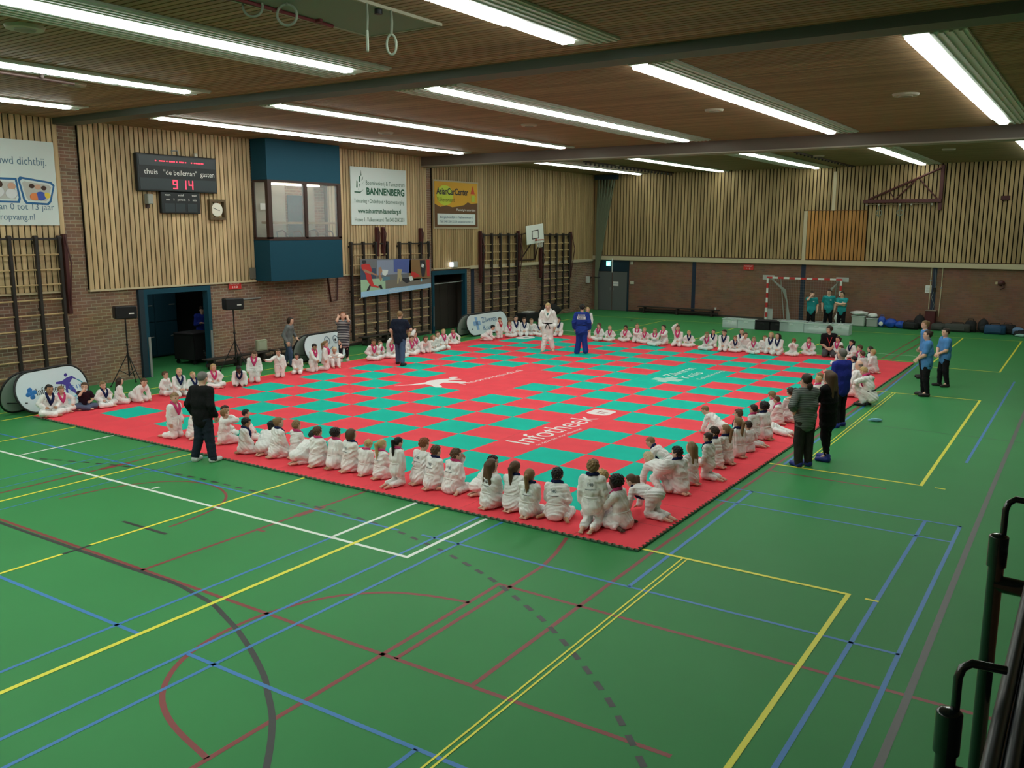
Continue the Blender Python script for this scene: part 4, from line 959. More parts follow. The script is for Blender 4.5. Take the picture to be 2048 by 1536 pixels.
for xx in (-2.9,-2.4,-1.55,-1.1,-.3):
    q=MB(); q.ell((xx,-.13,-.05),(.04,.04,.05)); q.build('pulley',mat('pulley_pale',(.45,.44,.38)),t)
M_rope=mat('ring_rope',(.16,.18,.13),rough=.8); M_ring=mat('gym_ring',(.22,.25,.19),rough=.5)
for xx,l1,lb in ((-2.40,.30,'left'),(-1.55,.45,'right')):
    r=empty('hanging_ring',(1.75+xx,YB-.23,5.26),0,lb+' gym ring hanging from the dark red frame on the rear wall','gym ring')
    q=MB(); q.path([(0,0,0),(-.01,0,-.12-l1*.3),(.02,0,-.25-l1)],.02); q.build('strap',M_rope,r)
    q=MB(); q.path([(.02+.12*math.cos(2*PI*k/20),0,-.25-.10+.12*math.sin(2*PI*k/20)) for k in range(20)],.018,6,0,True); q.build('ring',M_ring,r)

# curtain track with the divider net gathered in the corner
t=empty('curtain_track',(-10.3,21.5,ZC),0,'dark ceiling track with rows of small hooks in the rear bay','track')
q=MB(); q.box(-.04,.04,-4.4,4.55,-.06,-.002); q.build('rail',M_brn,t)
for k in range(24):
    q=MB(); y=-4.2+k*.37; q.box(-.03,.03,y-.03,y+.03,-.16,-.06); q.build('hook',M_black,t)
t=empty('ceiling_track',(-1.82,21.5,ZC),0,'thin dark track on the rear ceiling between two strip lights','track')
q=MB(); q.box(-.05,.05,-4.2,4.5,-.04,-.002); q.build('rail',M_brn,t)
for k in range(18):
    q=MB(); q.box(-.03,.03,-4.0+k*.48,-3.95+k*.48,-.09,-.04); q.build('hook',M_black,t)
t=empty('divider_net',(-14.25,YB-.35,0),0,'grey-green net gathered into a narrow bundle in the far left corner','net')
M_dn=mat('divider_net_green',(.14,.16,.105),rough=.9)
for k in range(11):
    u=k/10; q=MB()
    q.path([(-.12+u*.95,.12-.1*(k%2),6.72),(-.12+u*.75,.08,5.6),(-.12+u*.45,.05,4.0),(-.12+u*.20,.02,2.4),(-.14+u*.12,.0,1.72),(-.14+u*.14,.02,.9),(-.16+u*.18,.03,.02)],[.035,.045,.045,.035,.022,.022,.028],7); q.build('net_fold',M_dn,t)
q=MB(); q.path([(-.30,.1,1.72),(-.05,-.08,1.72),(.1,.1,1.72)],.015); q.build('tie_strap',M_black,t)
q=MB(); q.box(-.25,1.0,-.05,.2,6.68,6.90); q.build('top_hem',M_bluedk,t)

# ceiling hatch and trapeze rings, ceiling rails
t=empty('ceiling_hatch',(-.6,-6.5,ZC),0,'grey-green panel in the near ceiling where the rings hang','hatch')
M_hat=mat('hatch_grey',(.17,.21,.165),rough=.6)
q=MB(); q.box(-.60,.62,-1.3,1.15,-.03,-.001); q.build('panel',M_hat,t)
q=MB()
for a in ((-.64,-.60,-1.3,1.15),(.62,.66,-1.3,1.15),(-.64,.66,1.15,1.19)): q.box(a[0],a[1],a[2],a[3],-.04,-.001)
q.build('edge_trim',mat('hatch_trim',(.30,.28,.20)),t)
q=MB(); q.tube((.55,.05,-.03),(.55,.05,-.09),.05); q.build('bolt',M_black,t)
for x,y,zb,face,lb in ((.05,-6.33,6.37,0,'hanging gym ring furthest from the strip light, seen edge on at the hatch corner'),(.05,-6.77,6.34,1,'thin hanging strap ring at the middle of the grey ceiling hatch'),(-.76,-7.3,6.64,2,'large gym ring hanging under the left edge of the grey hatch'),(-1.1,-7.53,6.74,2,'gym ring hanging beside the left hatch edge, nearest the top left')):
    r=empty('hanging_ring',(x,y,ZC-.03),0,lb,'gym ring'); L=ZC-.03-zb; R_=.12
    if face==2: ax=Vector((.83,.556,0))
    elif face==0: ax=Vector((.45,.30,0)).normalized()*.5
    else: ax=Vector((-.05,.08,0))
    q=MB(); q.path([(0,0,0),(.01,0,-max(.02,L-2*R_)*.5),(0,0,-max(.03,L-2*R_))],.018 if face!=1 else .014); q.build('strap',M_rope,r)
    q=MB(); q.path([ax*(R_*math.cos(2*PI*k/24))+Vector((0,0,-L+R_+R_*math.sin(2*PI*k/24))) for k in range(24)],.016,6,0,True); q.build('ring',M_ring,r)
t=empty('ceiling_rail',(-1.12,-7.0,ZC),0,'thin red rail on the near ceiling beside the grey hatch','rail')
q=MB(); q.path([(.1,-1.4,-.05),(-.02,.85,-.05)],.022); q.build('rail',mat('rail_red',(.16,.02,.025)),t)
for yy in (-.9,-.2,.5):
    q=MB(); q.rbox(-.03,.1,yy,yy+.06,-.07,-.002,.01); q.build('clip',MATS['rail_red'],t)
t=empty('ceiling_rail',(-8.15,-6.5,ZC),0,'dark rail with hangers on the near ceiling at the left edge','rail')
q=MB(); q.path([(.2,-2.5,-.13),(-.05,.85,-.13)],.03); q.build('rail',M_brn,t)
for yy in (-.7,.2):
    q=MB(); q.rbox(.03,.09,yy-.03,yy+.03,-.13,-.002,.01); q.build('hanger',M_brn,t)

# ------------------------------------------------------------------ things on the floor at the left
def pa_speaker(x,y,rz,label1,label2):
    t=empty('speaker_stand',(x,y,0),rz,label1,'speaker stand','tripod speaker stands')
    q=MB(); q.tube((0,0,.25),(0,0,1.82),.02); q.build('pole',M_black,t)
    for k in range(3):
        a=2*PI*k/3+.5; q=MB(); q.tube((.02*math.cos(a),.02*math.sin(a),.85),(.48*math.cos(a),.48*math.sin(a),.02),.013); q.tube((.02*math.cos(a),.02*math.sin(a),.3),(.24*math.cos(a),.24*math.sin(a),.44),.010); l=q.build('leg',M_black,t)
        q=MB(); q.ell((.48*math.cos(a),.48*math.sin(a),.022),(.025,.025,.022)); q.build('rubber_foot',M_blackm,l)
    for zz in (.86,1.12):
        q=MB(); q.tube((0,0,zz-.03),(0,0,zz+.03),.035); q.tube((.03,0,zz),(.09,0,zz),.012); q.build('collar',M_black,t)
    s=empty('loudspeaker',(x,y,1.82),rz,label2,'loudspeaker','loudspeakers on stands')
    q=MB(); q.rbox(-.17,.17,-.28,.28,.0,.34,.03); q.build('cabinet',M_black,s)
    q=MB(); q.rbox(.17,.185,-.26,.26,.02,.32,.006); g_=q.build('grille',M_blackm,s)
    q=MB(); q.box(.185,.188,.06,.19,.13,.16); q.build('logo_bar',M_wht,s)
pa_speaker(-13.9,-1.35,math.radians(-20),'black tripod stand left of the open doorway','black loudspeaker on the stand left of the open doorway')
pa_speaker(-13.72,2.05,math.radians(-20),'black tripod stand right of the open doorway','black loudspeaker on the stand right of the open doorway')
t=empty('flight_case',(-16.0,2.32,0),math.radians(8),'black wheeled flight case standing in the doorway','flight case')
q=MB(); q.rbox(-.42,.42,-.45,.45,.14,.98,.02); q.build('body',M_blackm,t)
q=MB()
for yy in (-.45,.43):
    for xx in (-.42,.40): q.box(xx,xx+.03,yy,yy+.03,.14,.98)
q.box(-.43,.43,-.46,.46,.93,.96); q.build('edge_rail',M_black,t)
for xx in (-.35,.35):
    for yy in (-.38,.38):
        q=MB(); q.tube((xx,yy-.025,.06),(xx,yy+.025,.06),.06,None,14); q.box(xx-.03,xx+.03,yy-.03,yy+.03,.10,.15); q.build('caster',M_black,t)
q=MB(); rr=random.Random(4)
for k in range(16):
    yy,zz=rr.uniform(-.1,.36),rr.uniform(.2,.5); q.rbox(.42,.44,yy,yy+rr.uniform(.03,.08),zz,zz+rr.uniform(.015,.05),.004)
q.build('connector_panel',mat('case_bits',(.10,.10,.10)),t)
t=empty('wall_box',(XL+.35,3.62,.35),0,'pale square box on the bench between stand and grey-jacket woman','box')
q=MB(); q.rbox(-.06,.06,-.20,.20,0,.36,.02); q.build('housing',mat('pale_khaki',(.36,.38,.26)),t)
q=MB(); q.rbox(.06,.07,-.15,.15,.05,.30,.01); q.build('front_panel',mat('pale_khaki2',(.42,.44,.32)),t)

# pop-up banners
M_pop=mat('popup_white',(.66,.77,.82),rough=.55); M_popb=mat('popup_back',(.40,.44,.43),rough=.6)
def popup(x,y,ang,L,H,label,deco):
    t=empty('popup_banner',(x,y,0),ang,label,'pop-up banner','oval pop-up banners')
    def outline(n=14,inset=0):
        r=H/2-inset; s=L/2-H/2*1.0; pts=[]
        for k in range(n+1): a=-PI/2+PI*k/n; pts.append((s+r*1.0*math.cos(a),H/2+r*math.sin(a)))
        for k in range(n+1): a=PI/2+PI*k/n; pts.append((-s+r*math.cos(a),H/2+r*math.sin(a)))
        return pts
    tilt=math.radians(16)
    def fr(sgn): # local frame of a leaning panel: along y, up, normal
        ax=Vector((0,1,0)); up=Vector((-math.sin(tilt)*sgn,0,math.cos(tilt))); return ax,up,ax.cross(up)
    for sgn,m,nm in ((1,M_pop,'front_panel'),(-1,M_popb,'rear_panel')):
        ax,up,nr=fr(sgn); base=Vector((.30*sgn,0,.02)); 
        if sgn<0: base=Vector((-.30,-.12,.02))
        q=MB(); q.extrude(outline(inset=.03),base,ax,up,nr*.012); q.build(nm,m,t)
        q=MB(); q.path([base+ax*p[0]+up*p[1] for p in outline()],.022,6,0,True); q.build('hoop_frame',M_black,t)
    ax,up,nr=fr(1); o=Vector((.30,0,.02))+nr*.014
    deco(t,lambda u,v:o+ax*u+up*v,ax,up,nr)
    q=MB(); q.path([Vector((.28,-L*.40,.30)),Vector((-.28,-L*.40-.12,.28))],.012); q.build('strap',M_black,t)
    return t
M_pb=mat('popup_blue',(.03,.20,.55)); M_pv=mat('popup_violet',(.06,.04,.32)); M_pcy=mat('popup_cyan',(.10,.45,.60)); M_plb=mat('popup_lightblue',(.22,.42,.70))
def deco1(t,P,ax,up,nr):
    q=MB()
    for a in range(4):
        an=PI/2*a+.15; q.ell(P(-.62+.085*math.cos(an),.46+.085*math.sin(an)),(.012,.07,.07))
    q.ell(P(-.62,.46),(.012,.06,.06)); q.build('emblem',M_pb,t)
    text('lettering','Infotheek',.24,M_black,P(-.48,.40),ax,up,t,width=.82,off=.003)
    q=MB(); q.extrude([(.30,.20),(.36,.22),(.40,.40),(.52,.30),(.66,.16),(.60,.36),(.50,.52),(.62,.62),(.78,.54),(.62,.68),(.46,.66),(.30,.60),(.12,.60),(.10,.56),(.30,.52),(.36,.48)],P(0,.02),ax,up,nr*.003); q.ell(P(.45,.74),(.01,.05,.05)); q.build('figure_emblem',M_pv,t)
    q=MB(); q.path([P(.66+.24*math.cos(a),.36+.24*math.sin(a)) for a in [math.radians(d) for d in range(-110,75,12)]],.014,5); q.path([P(.50+.16*math.cos(a),.32+.12*math.sin(a)) for a in [math.radians(d) for d in range(170,330,16)]],.014,5); q.build('arc_emblem',M_pcy,t)
    text('lettering','JIT 4 Kids',.16,M_pb,P(.44,.36),ax,up,t,width=.52,off=.004)
    text('lettering','www.jit4kids.nl',.08,M_plb,P(.30,.12),ax,up,t,width=.4,off=.003)
popup(-12.68,-4.25,math.radians(14),2.05,.98,'white oval pop-up banner with violet figure at the mat’s left corner'.replace('’',"'"),deco1)
def deco2(t,P,ax,up,nr):
    for cx in (.10,.52):
        q=MB(); q.path([P(cx+.12*math.cos(2*PI*k/20),.66+.12*math.sin(2*PI*k/20)) for k in range(20)],.012,5,0,True); q.build('ring_emblem',M_tblu,t)
        q=MB(); q.ell(P(cx-.02,.63),(.012,.04,.05)); q.build('dot_emblem',M_black,t)
    q=MB(); q.path([P(-.25,.30),P(-.05,.42),P(.12,.36),P(.30,.44)],.012,5); q.build('stroke_emblem',M_tblu,t)
popup(-12.95,4.85,math.radians(6),2.1,.92,'white oval pop-up banner behind the children near the striped dress',deco2)
def deco3(t,P,ax,up,nr):
    q=MB()
    for (u,v,w_,h_) in ((-.86,.22,.16,.52),(-1.03,.40,.50,.17)): q.extrude([(u,v),(u+w_,v),(u+w_,v+h_),(u,v+h_)],P(0,0),ax,up,nr*.003)
    q.build('cross_emblem',M_plb,t)
    text('lettering','Zilveren',.30,M_tnavy,P(-.42,.48),ax,up,t,width=1.1,off=.003)
    text('lettering','Kruis',.30,M_tnavy,P(-.42,.16),ax,up,t,width=.7,off=.003)
popup(-13.05,13.95,math.radians(2),3.0,.86,'white oval pop-up banner with pale blue cross near second doorway',deco3)
# dark trolley and bags near the far left corner of the mat
t=empty('equipment_trolley',(-13.3,17.6,0),0,'black trolley with wheel and white top behind the far left children','trolley')
q=MB(); q.rbox(-.3,.3,-.5,.5,.15,.55,.03); q.build('body',M_blackm,t)
for yy in (-.42,.42):
    q=MB(); q.tube((.3,yy,.14),(.34,yy,.14),.14,None,18); q.build('wheel',M_black,t)
q=MB(); q.rbox(-.2,.2,-.2,.3,.55,.60,.01); q.build('lid',mat('pale_grey_box',(.42,.44,.42)),t)
heap(-14.0,20.6,0,(.3,.8,.35),'dark heap of bags under the wall bars near the basketball hoop',41,M_bb,'bag',name='bag_heap')
# litter and shoe cover on the floor
M_cov=mat('cover_blue',(.25,.55,.75),rough=.5)
t=empty('shoe_cover',(3.85,5.3,0),.4,'crumpled pale blue plastic shoe cover lying on the floor','shoe cover')
q=MB(); crumple(q,(0,0,.035),(.14,.06,.035),51,0,.3); q.build('cover',M_cov,t)
q=MB(); q.path([(.10*math.cos(2*PI*k/14),.05*math.sin(2*PI*k/14),.06) for k in range(14)],.008,5,0,True); q.build('elastic_edge',M_cov,t)
q=MB(); q.box(-.04,.04,-.02,.02,0,.012); o=q.build('paper_scrap',M_wht,None,label='small white paper scrap on the floor left of the blue-shirt girls',cat='litter'); o.location=(4.0,9.9,0)

# ------------------------------------------------------------------ stand railing in front of the camera
M_rail=mat('rail_black',(.006,.012,.012),rough=.22,spec=.6,coat=.4)
M_rib=mat('rail_rib',(.020,.024,.030),rough=.35,spec=.5)
t=empty('stand_railing',(7.75,-12.5,0),0,'black steel stand railing close to the camera at lower right','railing')
for y,zc in ((-11.99,3.23),(-12.99,3.09)):
    q=MB(); q.tube((-.165,y+12.5,0),(-.165,y+12.5,zc-.02),.024,None,20); q.tube((-.165,y+12.5,zc-.10),(-.165,y+12.5,zc),.030,.030,20); q.ell((-.165,y+12.5,zc),(.030,.030,.010),nu=20); p=q.build('post',M_rail,t)
    q=MB(); yy=y+12.5; q.path([(-.155,yy+.01,zc-.02),(-.155,yy+.01,zc+.09),(-.148,yy+.013,zc+.115),(-.13,yy+.02,zc+.128),(-.06,yy+.04,zc+.122)],.0105,12); q.build('locking_loop',M_rail,t)
    q=MB(); q.tube((-.17,yy,zc-.16),(-.05,yy+.02,zc-.17),.028); q.build('bracket',M_rail,t)
for k in range(7):
    x=-.055+k*.036; z=3.165-.004*k
    q=MB(); q.tube((x,-3.2,z),(x,3.8,z),.017,None,12); q.build('handrail_tube',M_rib,t)
q=MB(); q.box(-.04,.6,-3.2,3.8,2.6,3.13); q.build('board',M_blackm,t)
q=MB(); q.box(-.075,-.045,-.3,2.2,2.75,3.10); q.build('kick_board',mat('kick_wood',(.22,.10,.05)),t)
# ------------------------------------------------------------------ people: smooth figures grown from joint chains
V=lambda *a: np.array(a,float)
class Field:
    def __init__(s,lo,hi,h):
        s.h=h; s.o=np.floor(np.array(lo)/h)*h-2*h; n=np.ceil((np.array(hi)-s.o)/h).astype(int)+3
        s.n=n; s.f=np.full(n,1.0,np.float32)
        s.ax=[(s.o[i]+h*np.arange(n[i])).astype(np.float32) for i in range(3)]
    def blk(s,lo,hi,k):
        m=k+2.5*s.h
        a=[max(0,int((lo[i]-m-s.o[i])/s.h)) for i in range(3)]; b=[min(s.n[i],int((hi[i]+m-s.o[i])/s.h)+2) for i in range(3)]
        if any(a[i]>=b[i] for i in range(3)): return None,None
        sl=tuple(slice(a[i],b[i]) for i in range(3))
        return sl,(s.ax[0][sl[0]][:,None,None],s.ax[1][sl[1]][None,:,None],s.ax[2][sl[2]][None,None,:])
    def mix(s,sl,d,k,op):
        f=s.f[sl]
        if op=='u':
            if k>0:
                h=np.clip(.5+.5*(f-d)/k,0,1); s.f[sl]=f+(d-f)*h-k*h*(1-h)
            else: s.f[sl]=np.minimum(f,d)
        else: s.f[sl]=np.maximum(f,-d)
    def cone(s,a,b,ra,rb,k=.02,flat=None,fs=1.0,op='u'):
        """tapered capsule; distances along the unit vector flat are scaled by fs (<1 widens that way)"""
        a=np.asarray(a,float);b=np.asarray(b,float); w=1/min(fs,1.0); R=max(ra,rb)*w
        sl,X=s.blk(np.minimum(a,b)-R,np.maximum(a,b)+R,k)
        if sl is None: return
        P=[X[i]-a[i] for i in range(3)]; ba=b-a
        if flat is not None:
            g=fs-1; dn=P[0]*flat[0]+P[1]*flat[1]+P[2]*flat[2]; P=[P[i]+g*dn*flat[i] for i in range(3)]; ba=ba+g*np.dot(ba,flat)*flat
        bb=max(1e-9,np.dot(ba,ba)); t=np.clip((P[0]*ba[0]+P[1]*ba[1]+P[2]*ba[2])/bb,0,1)
        d=np.sqrt((P[0]-t*ba[0])**2+(P[1]-t*ba[1])**2+(P[2]-t*ba[2])**2)-(ra+(rb-ra)*t)
        s.mix(sl,d.astype(np.float32),k,op)
    def ell(s,c,F,r,k=.015,op='u',noise=None):
        c=np.asarray(c,float); R=max(r)*1.15
        sl,X=s.blk(c-R,c+R,k)
        if sl is None: return
        P=[X[i]-c[i] for i in range(3)]
        q=[(P[0]*F[j][0]+P[1]*F[j][1]+P[2]*F[j][2])/r[j] for j in range(3)]
        k0=np.sqrt(q[0]**2+q[1]**2+q[2]**2)+1e-6; d=(k0-1)*min(r)*1.0
        if noise: d=d+noise[0]*np.sin(X[0]*noise[1])*np.sin(X[1]*noise[1]+1)*np.sin(X[2]*noise[1]+2)
        s.mix(sl,d.astype(np.float32),k,op)
    def wrinkle(s,amp,freq,seed):
        rs=np.random.RandomState(seed); ph=rs.uniform(0,6.28,6); d1,d2=rs.normal(size=3),rs.normal(size=3); d1/=np.linalg.norm(d1); d2/=np.linalg.norm(d2)
        X=s.ax[0][:,None,None];Y=s.ax[1][None,:,None];Z=s.ax[2][None,None,:]
        a=X*d1[0]+Y*d1[1]+Z*d1[2];b=X*d2[0]+Y*d2[1]+Z*d2[2]
        s.f+=(amp*(np.sin(a*freq+ph[0]+1.5*np.sin(b*freq*.5+ph[1]))*.6+np.sin(b*freq*1.7+ph[2]+np.sin(a*freq*.6))*.4)).astype(np.float32)
    def mesh(s):
        f=s.f; nx,ny,nz=f.shape
        S=f<0
        cnt=np.zeros((nx-1,ny-1,nz-1),np.int8)
        offs=[(i,j,k) for i in (0,1) for j in (0,1) for k in (0,1)]
        for i,j,k in offs: cnt+=S[i:nx-1+i,j:ny-1+j,k:nz-1+k]
        act=(cnt>0)&(cnt<8); idx=np.argwhere(act)
        if len(idx)==0: return np.zeros((0,3)),np.zeros((0,4),int)
        vals={o:f[idx[:,0]+o[0],idx[:,1]+o[1],idx[:,2]+o[2]] for o in offs}
        acc=np.zeros((len(idx),3)); num=np.zeros(len(idx))
        for o in offs:
            for a in range(3):
                if o[a]: continue
                p=list(o); p[a]=1; v0=vals[o]; v1=vals[tuple(p)]; m=(v0<0)!=(v1<0)
                t=np.where(m,v0/np.where(m,v0-v1,1),0)
                for q in range(3): acc[:,q]+=np.where(m,o[q]+(t if q==a else 0),0)
                num+=m
        vs=s.o+s.h*(idx+acc/num[:,None])
        ids=np.full((nx-1,ny-1,nz-1),-1,np.int32); ids[act]=np.arange(len(idx))
        quads=[]
        for a in range(3):
            b,c=(a+1)%3,(a+2)%3
            sl0=[slice(1,-1)]*3; sl1=[slice(1,-1)]*3; sl0[a]=slice(0,-1); sl1[a]=slice(1,None)
            A=S[tuple(sl0)];B=S[tuple(sl1)]; e=np.argwhere(A!=B)
            if len(e)==0: continue
            flip=A[tuple(e.T)]
            n=e.copy()
            for q in range(3):
                if q!=a: n[:,q]+=1
            def cell(db,dc):
                m=n.copy(); m[:,b]+=db; m[:,c]+=dc
                return ids[m[:,0],m[:,1],m[:,2]]
            q4=np.stack([cell(-1,-1),cell(0,-1),cell(0,0),cell(-1,0)],1)
            q4[~flip]=q4[~flip][:,::-1]
            quads.append(q4)
        Q=np.concatenate(quads) if quads else np.zeros((0,4),int)
        Q=Q[(Q>=0).all(1)]
        return vs,Q
def np_mesh(name,vs,qs,mats,extra=None,mi=None):
    """mesh of quads plus extra pieces [(verts, faces, material index)]"""
    me=bpy.data.meshes.new(name)
    if extra:
        vl=vs.tolist(); fl=qs.tolist(); m=[0]*len(fl)
        for v,f,k in extra:
            n=len(vl); vl+=[tuple(p) for p in v]; fl+=[tuple(i+n for i in q) for q in f]; m+=[k]*len(f)
        me.from_pydata(vl,[],fl); me.polygons.foreach_set('material_index',m)
    else:
        me.vertices.add(len(vs)); me.vertices.foreach_set('co',vs.astype(np.float32).ravel())
        me.loops.add(len(qs)*4); me.loops.foreach_set('vertex_index',qs.astype(np.int32).ravel())
        me.polygons.add(len(qs)); me.polygons.foreach_set('loop_start',np.arange(0,len(qs)*4,4,dtype=np.int32)); me.polygons.foreach_set('loop_total',np.full(len(qs),4,np.int32))
        me.update(calc_edges=True); me.validate()
    me.polygons.foreach_set('use_smooth',[True]*len(me.polygons))
    for q in mats: me.materials.append(q)
    me.update(); return me
def child(name,me,parent,label=None):
    o=bpy.data.objects.new(name,me); COL.objects.link(o); o.parent=parent
    if label: o['label']=label
    return o
def unit(v): v=np.asarray(v,float); return v/max(1e-9,np.linalg.norm(v))

KID=dict(head=.168,tor=.285,neck=.045,shw=.108,hipw=.055,ua=.150,fa=.130,hand=.080,th=.235,sh=.22,foot=.145,ank=.04,fat=.95)
ADU=dict(head=.136,tor=.30,neck=.050,shw=.108,hipw=.052,ua=.170,fa=.150,hand=.100,th=.245,sh=.24,foot=.150,ank=.04,fat=.92)
SKIN={'light':(.70,.43,.32),'tan':(.46,.25,.15),'dark':(.10,.05,.032)}
HAIR={'blond':(.50,.35,.15),'white':(.66,.56,.36),'lbrown':(.24,.145,.065),'brown':(.095,.050,.024),'dbrown':(.035,.020,.013),'black':(.010,.008,.008),'red':(.22,.07,.025),'grey':(.16,.15,.14)}
CLO={'gi':(.86,.86,.85),'pink':(.62,.055,.19),'navy':(.012,.018,.075),'white':(.78,.78,.76),'red':(.55,.03,.05),'black':(.010,.010,.012)}
def M_skin(k): return mat('skin_'+k,SKIN[k],rough=.55,spec=.35)
def M_hair(k): return mat('hair_'+k,HAIR[k],rough=.5,spec=.35,bump=.4,bscale=90,stretch=(1,1,.25))
M_eye=lambda: mat('eye_dark',(.012,.010,.010),rough=.3)
M_lip=lambda k: mat('lip_'+k,tuple(c*.62 for c in SKIN[k]),rough=.5)
def M_cl(k,rgb=None,bump=.55,bs=26): return mat('cloth_'+k,rgb or CLO[k],rough=.85,spec=.15,bump=bump,bscale=bs)

def ball(c,F,r,nu=7,nv=5):
    vs=[];fs=[]
    for j in range(nv+1):
        ph=PI*j/nv
        for i in range(nu):
            t=2*PI*i/nu; q=(r[0]*math.sin(ph)*math.cos(t),r[1]*math.sin(ph)*math.sin(t),r[2]*math.cos(ph)); vs.append(tuple(c+q[0]*F[0]+q[1]*F[1]+q[2]*F[2]))
    for j in range(nv):
        for i in range(nu):
            a=j*nu+i;b=j*nu+(i+1)%nu; fs.append((a,a+nu,b+nu,b))
    return vs,fs
def tubelet(pts,rs,n=5):
    mb=MB(); mb.path([Vector(p) for p in pts],list(rs),n); return mb.v,mb.f
def ik(s,w,l1,l2,pole):
    d=w-s; L=np.linalg.norm(d); 
    if L>(l1+l2)*.985: d=d/L*(l1+l2)*.985; w=s+d; L=np.linalg.norm(d)
    u=d/max(L,1e-6); x=(l1*l1-l2*l2+L*L)/(2*max(L,1e-6)); h=math.sqrt(max(0,l1*l1-x*x)); p=pole-u*np.dot(pole,u); p=unit(p)
    return s+u*x+p*h,w

POSES={}
def pose(kind,B,rs):
    """hip height/position, torso pitch, lean, legs [(knee,ankle,toe) right,left], arm preset; unit stature"""
    j=lambda a: rs.uniform(-a,a)
    P=dict(hip=V(0,0,.2),pitch=8,lean=0,twist=0,arms='lap')
    if kind=='seiza':
        P.update(hip=V(0,.0,.135),pitch=7+j(5),lean=j(4),legs=[(V(s*.085+j(.02),.215,.06),V(s*.05,-.02,.05),V(s*.028,-.14,.028)) for s in (1,-1)],arms='lap')
    elif kind=='wsit':
        P.update(hip=V(0,0,.11),pitch=10+j(5),lean=j(4),legs=[(V(s*.10,.21,.06),V(s*.13,.0,.045),V(s*.19,-.09,.028)) for s in (1,-1)],arms='lap')
    elif kind=='cross':
        P.update(hip=V(0,-.03,.088),pitch=10+j(7),lean=j(5),legs=[(V(s*.185,.13+j(.02),.085+j(.015)),V(-s*.05,.175+.02*s,.045),V(-s*.12,.20+.03*s,.03)) for s in (1,-1)],arms='lap')
    elif kind=='kneel':
        P.update(hip=V(0,.0,.285),pitch=3+j(4),lean=j(4),legs=[(V(s*.07,.04,.06),V(s*.06,-.17,.05),V(s*.05,-.29,.028)) for s in (1,-1)],arms='side')
    elif kind=='lean':
        P.update(hip=V(0,-.03,.15),pitch=52+j(5),lean=j(5),legs=[(V(s*.085,.19,.06),V(s*.05,-.05,.05),V(s*.028,-.17,.028)) for s in (1,-1)],arms='floor')
    elif kind=='allfours':
        P.update(hip=V(0,-.14,.29),pitch=80+j(4),lean=0,legs=[(V(s*.075,-.10,.06),V(s*.06,-.32,.048),V(s*.05,-.44,.026)) for s in (1,-1)],arms='floor')
    elif kind=='crouch':
        P.update(hip=V(0,-.12,.40),pitch=96,lean=0,legs=[(V(s*.085,.02,.22),V(s*.08,-.16,.06),V(s*.08,-.05,.02)) for s in (1,-1)],arms='floor')
    elif kind=='prone':
        P.update(hip=V(0,-.06,.085),pitch=72,lean=0,legs=[(V(s*.07,-.29,.065),V(s*.08,-.50,.05),V(s*.09,-.62,.03)) for s in (1,-1)],arms='elbows')
    elif kind=='kneesup':
        P.update(hip=V(0,-.08,.088),pitch=14,lean=0,legs=[(V(s*.09,.12,.215),V(s*.08,.20,.05),V(s*.08,.32,.022)) for s in (1,-1)],arms='knee')
    elif kind=='stand':
        P.update(hip=V(0,0,B['ank']+B['sh']+B['th']-.008),pitch=2,lean=j(1.5),legs=[(V(s*.062,.012,B['ank']+B['sh']-.006),V(s*.072,-.012,B['ank']),V(s*.085,.095,.018)) for s in (1,-1)],arms='side')
    return P

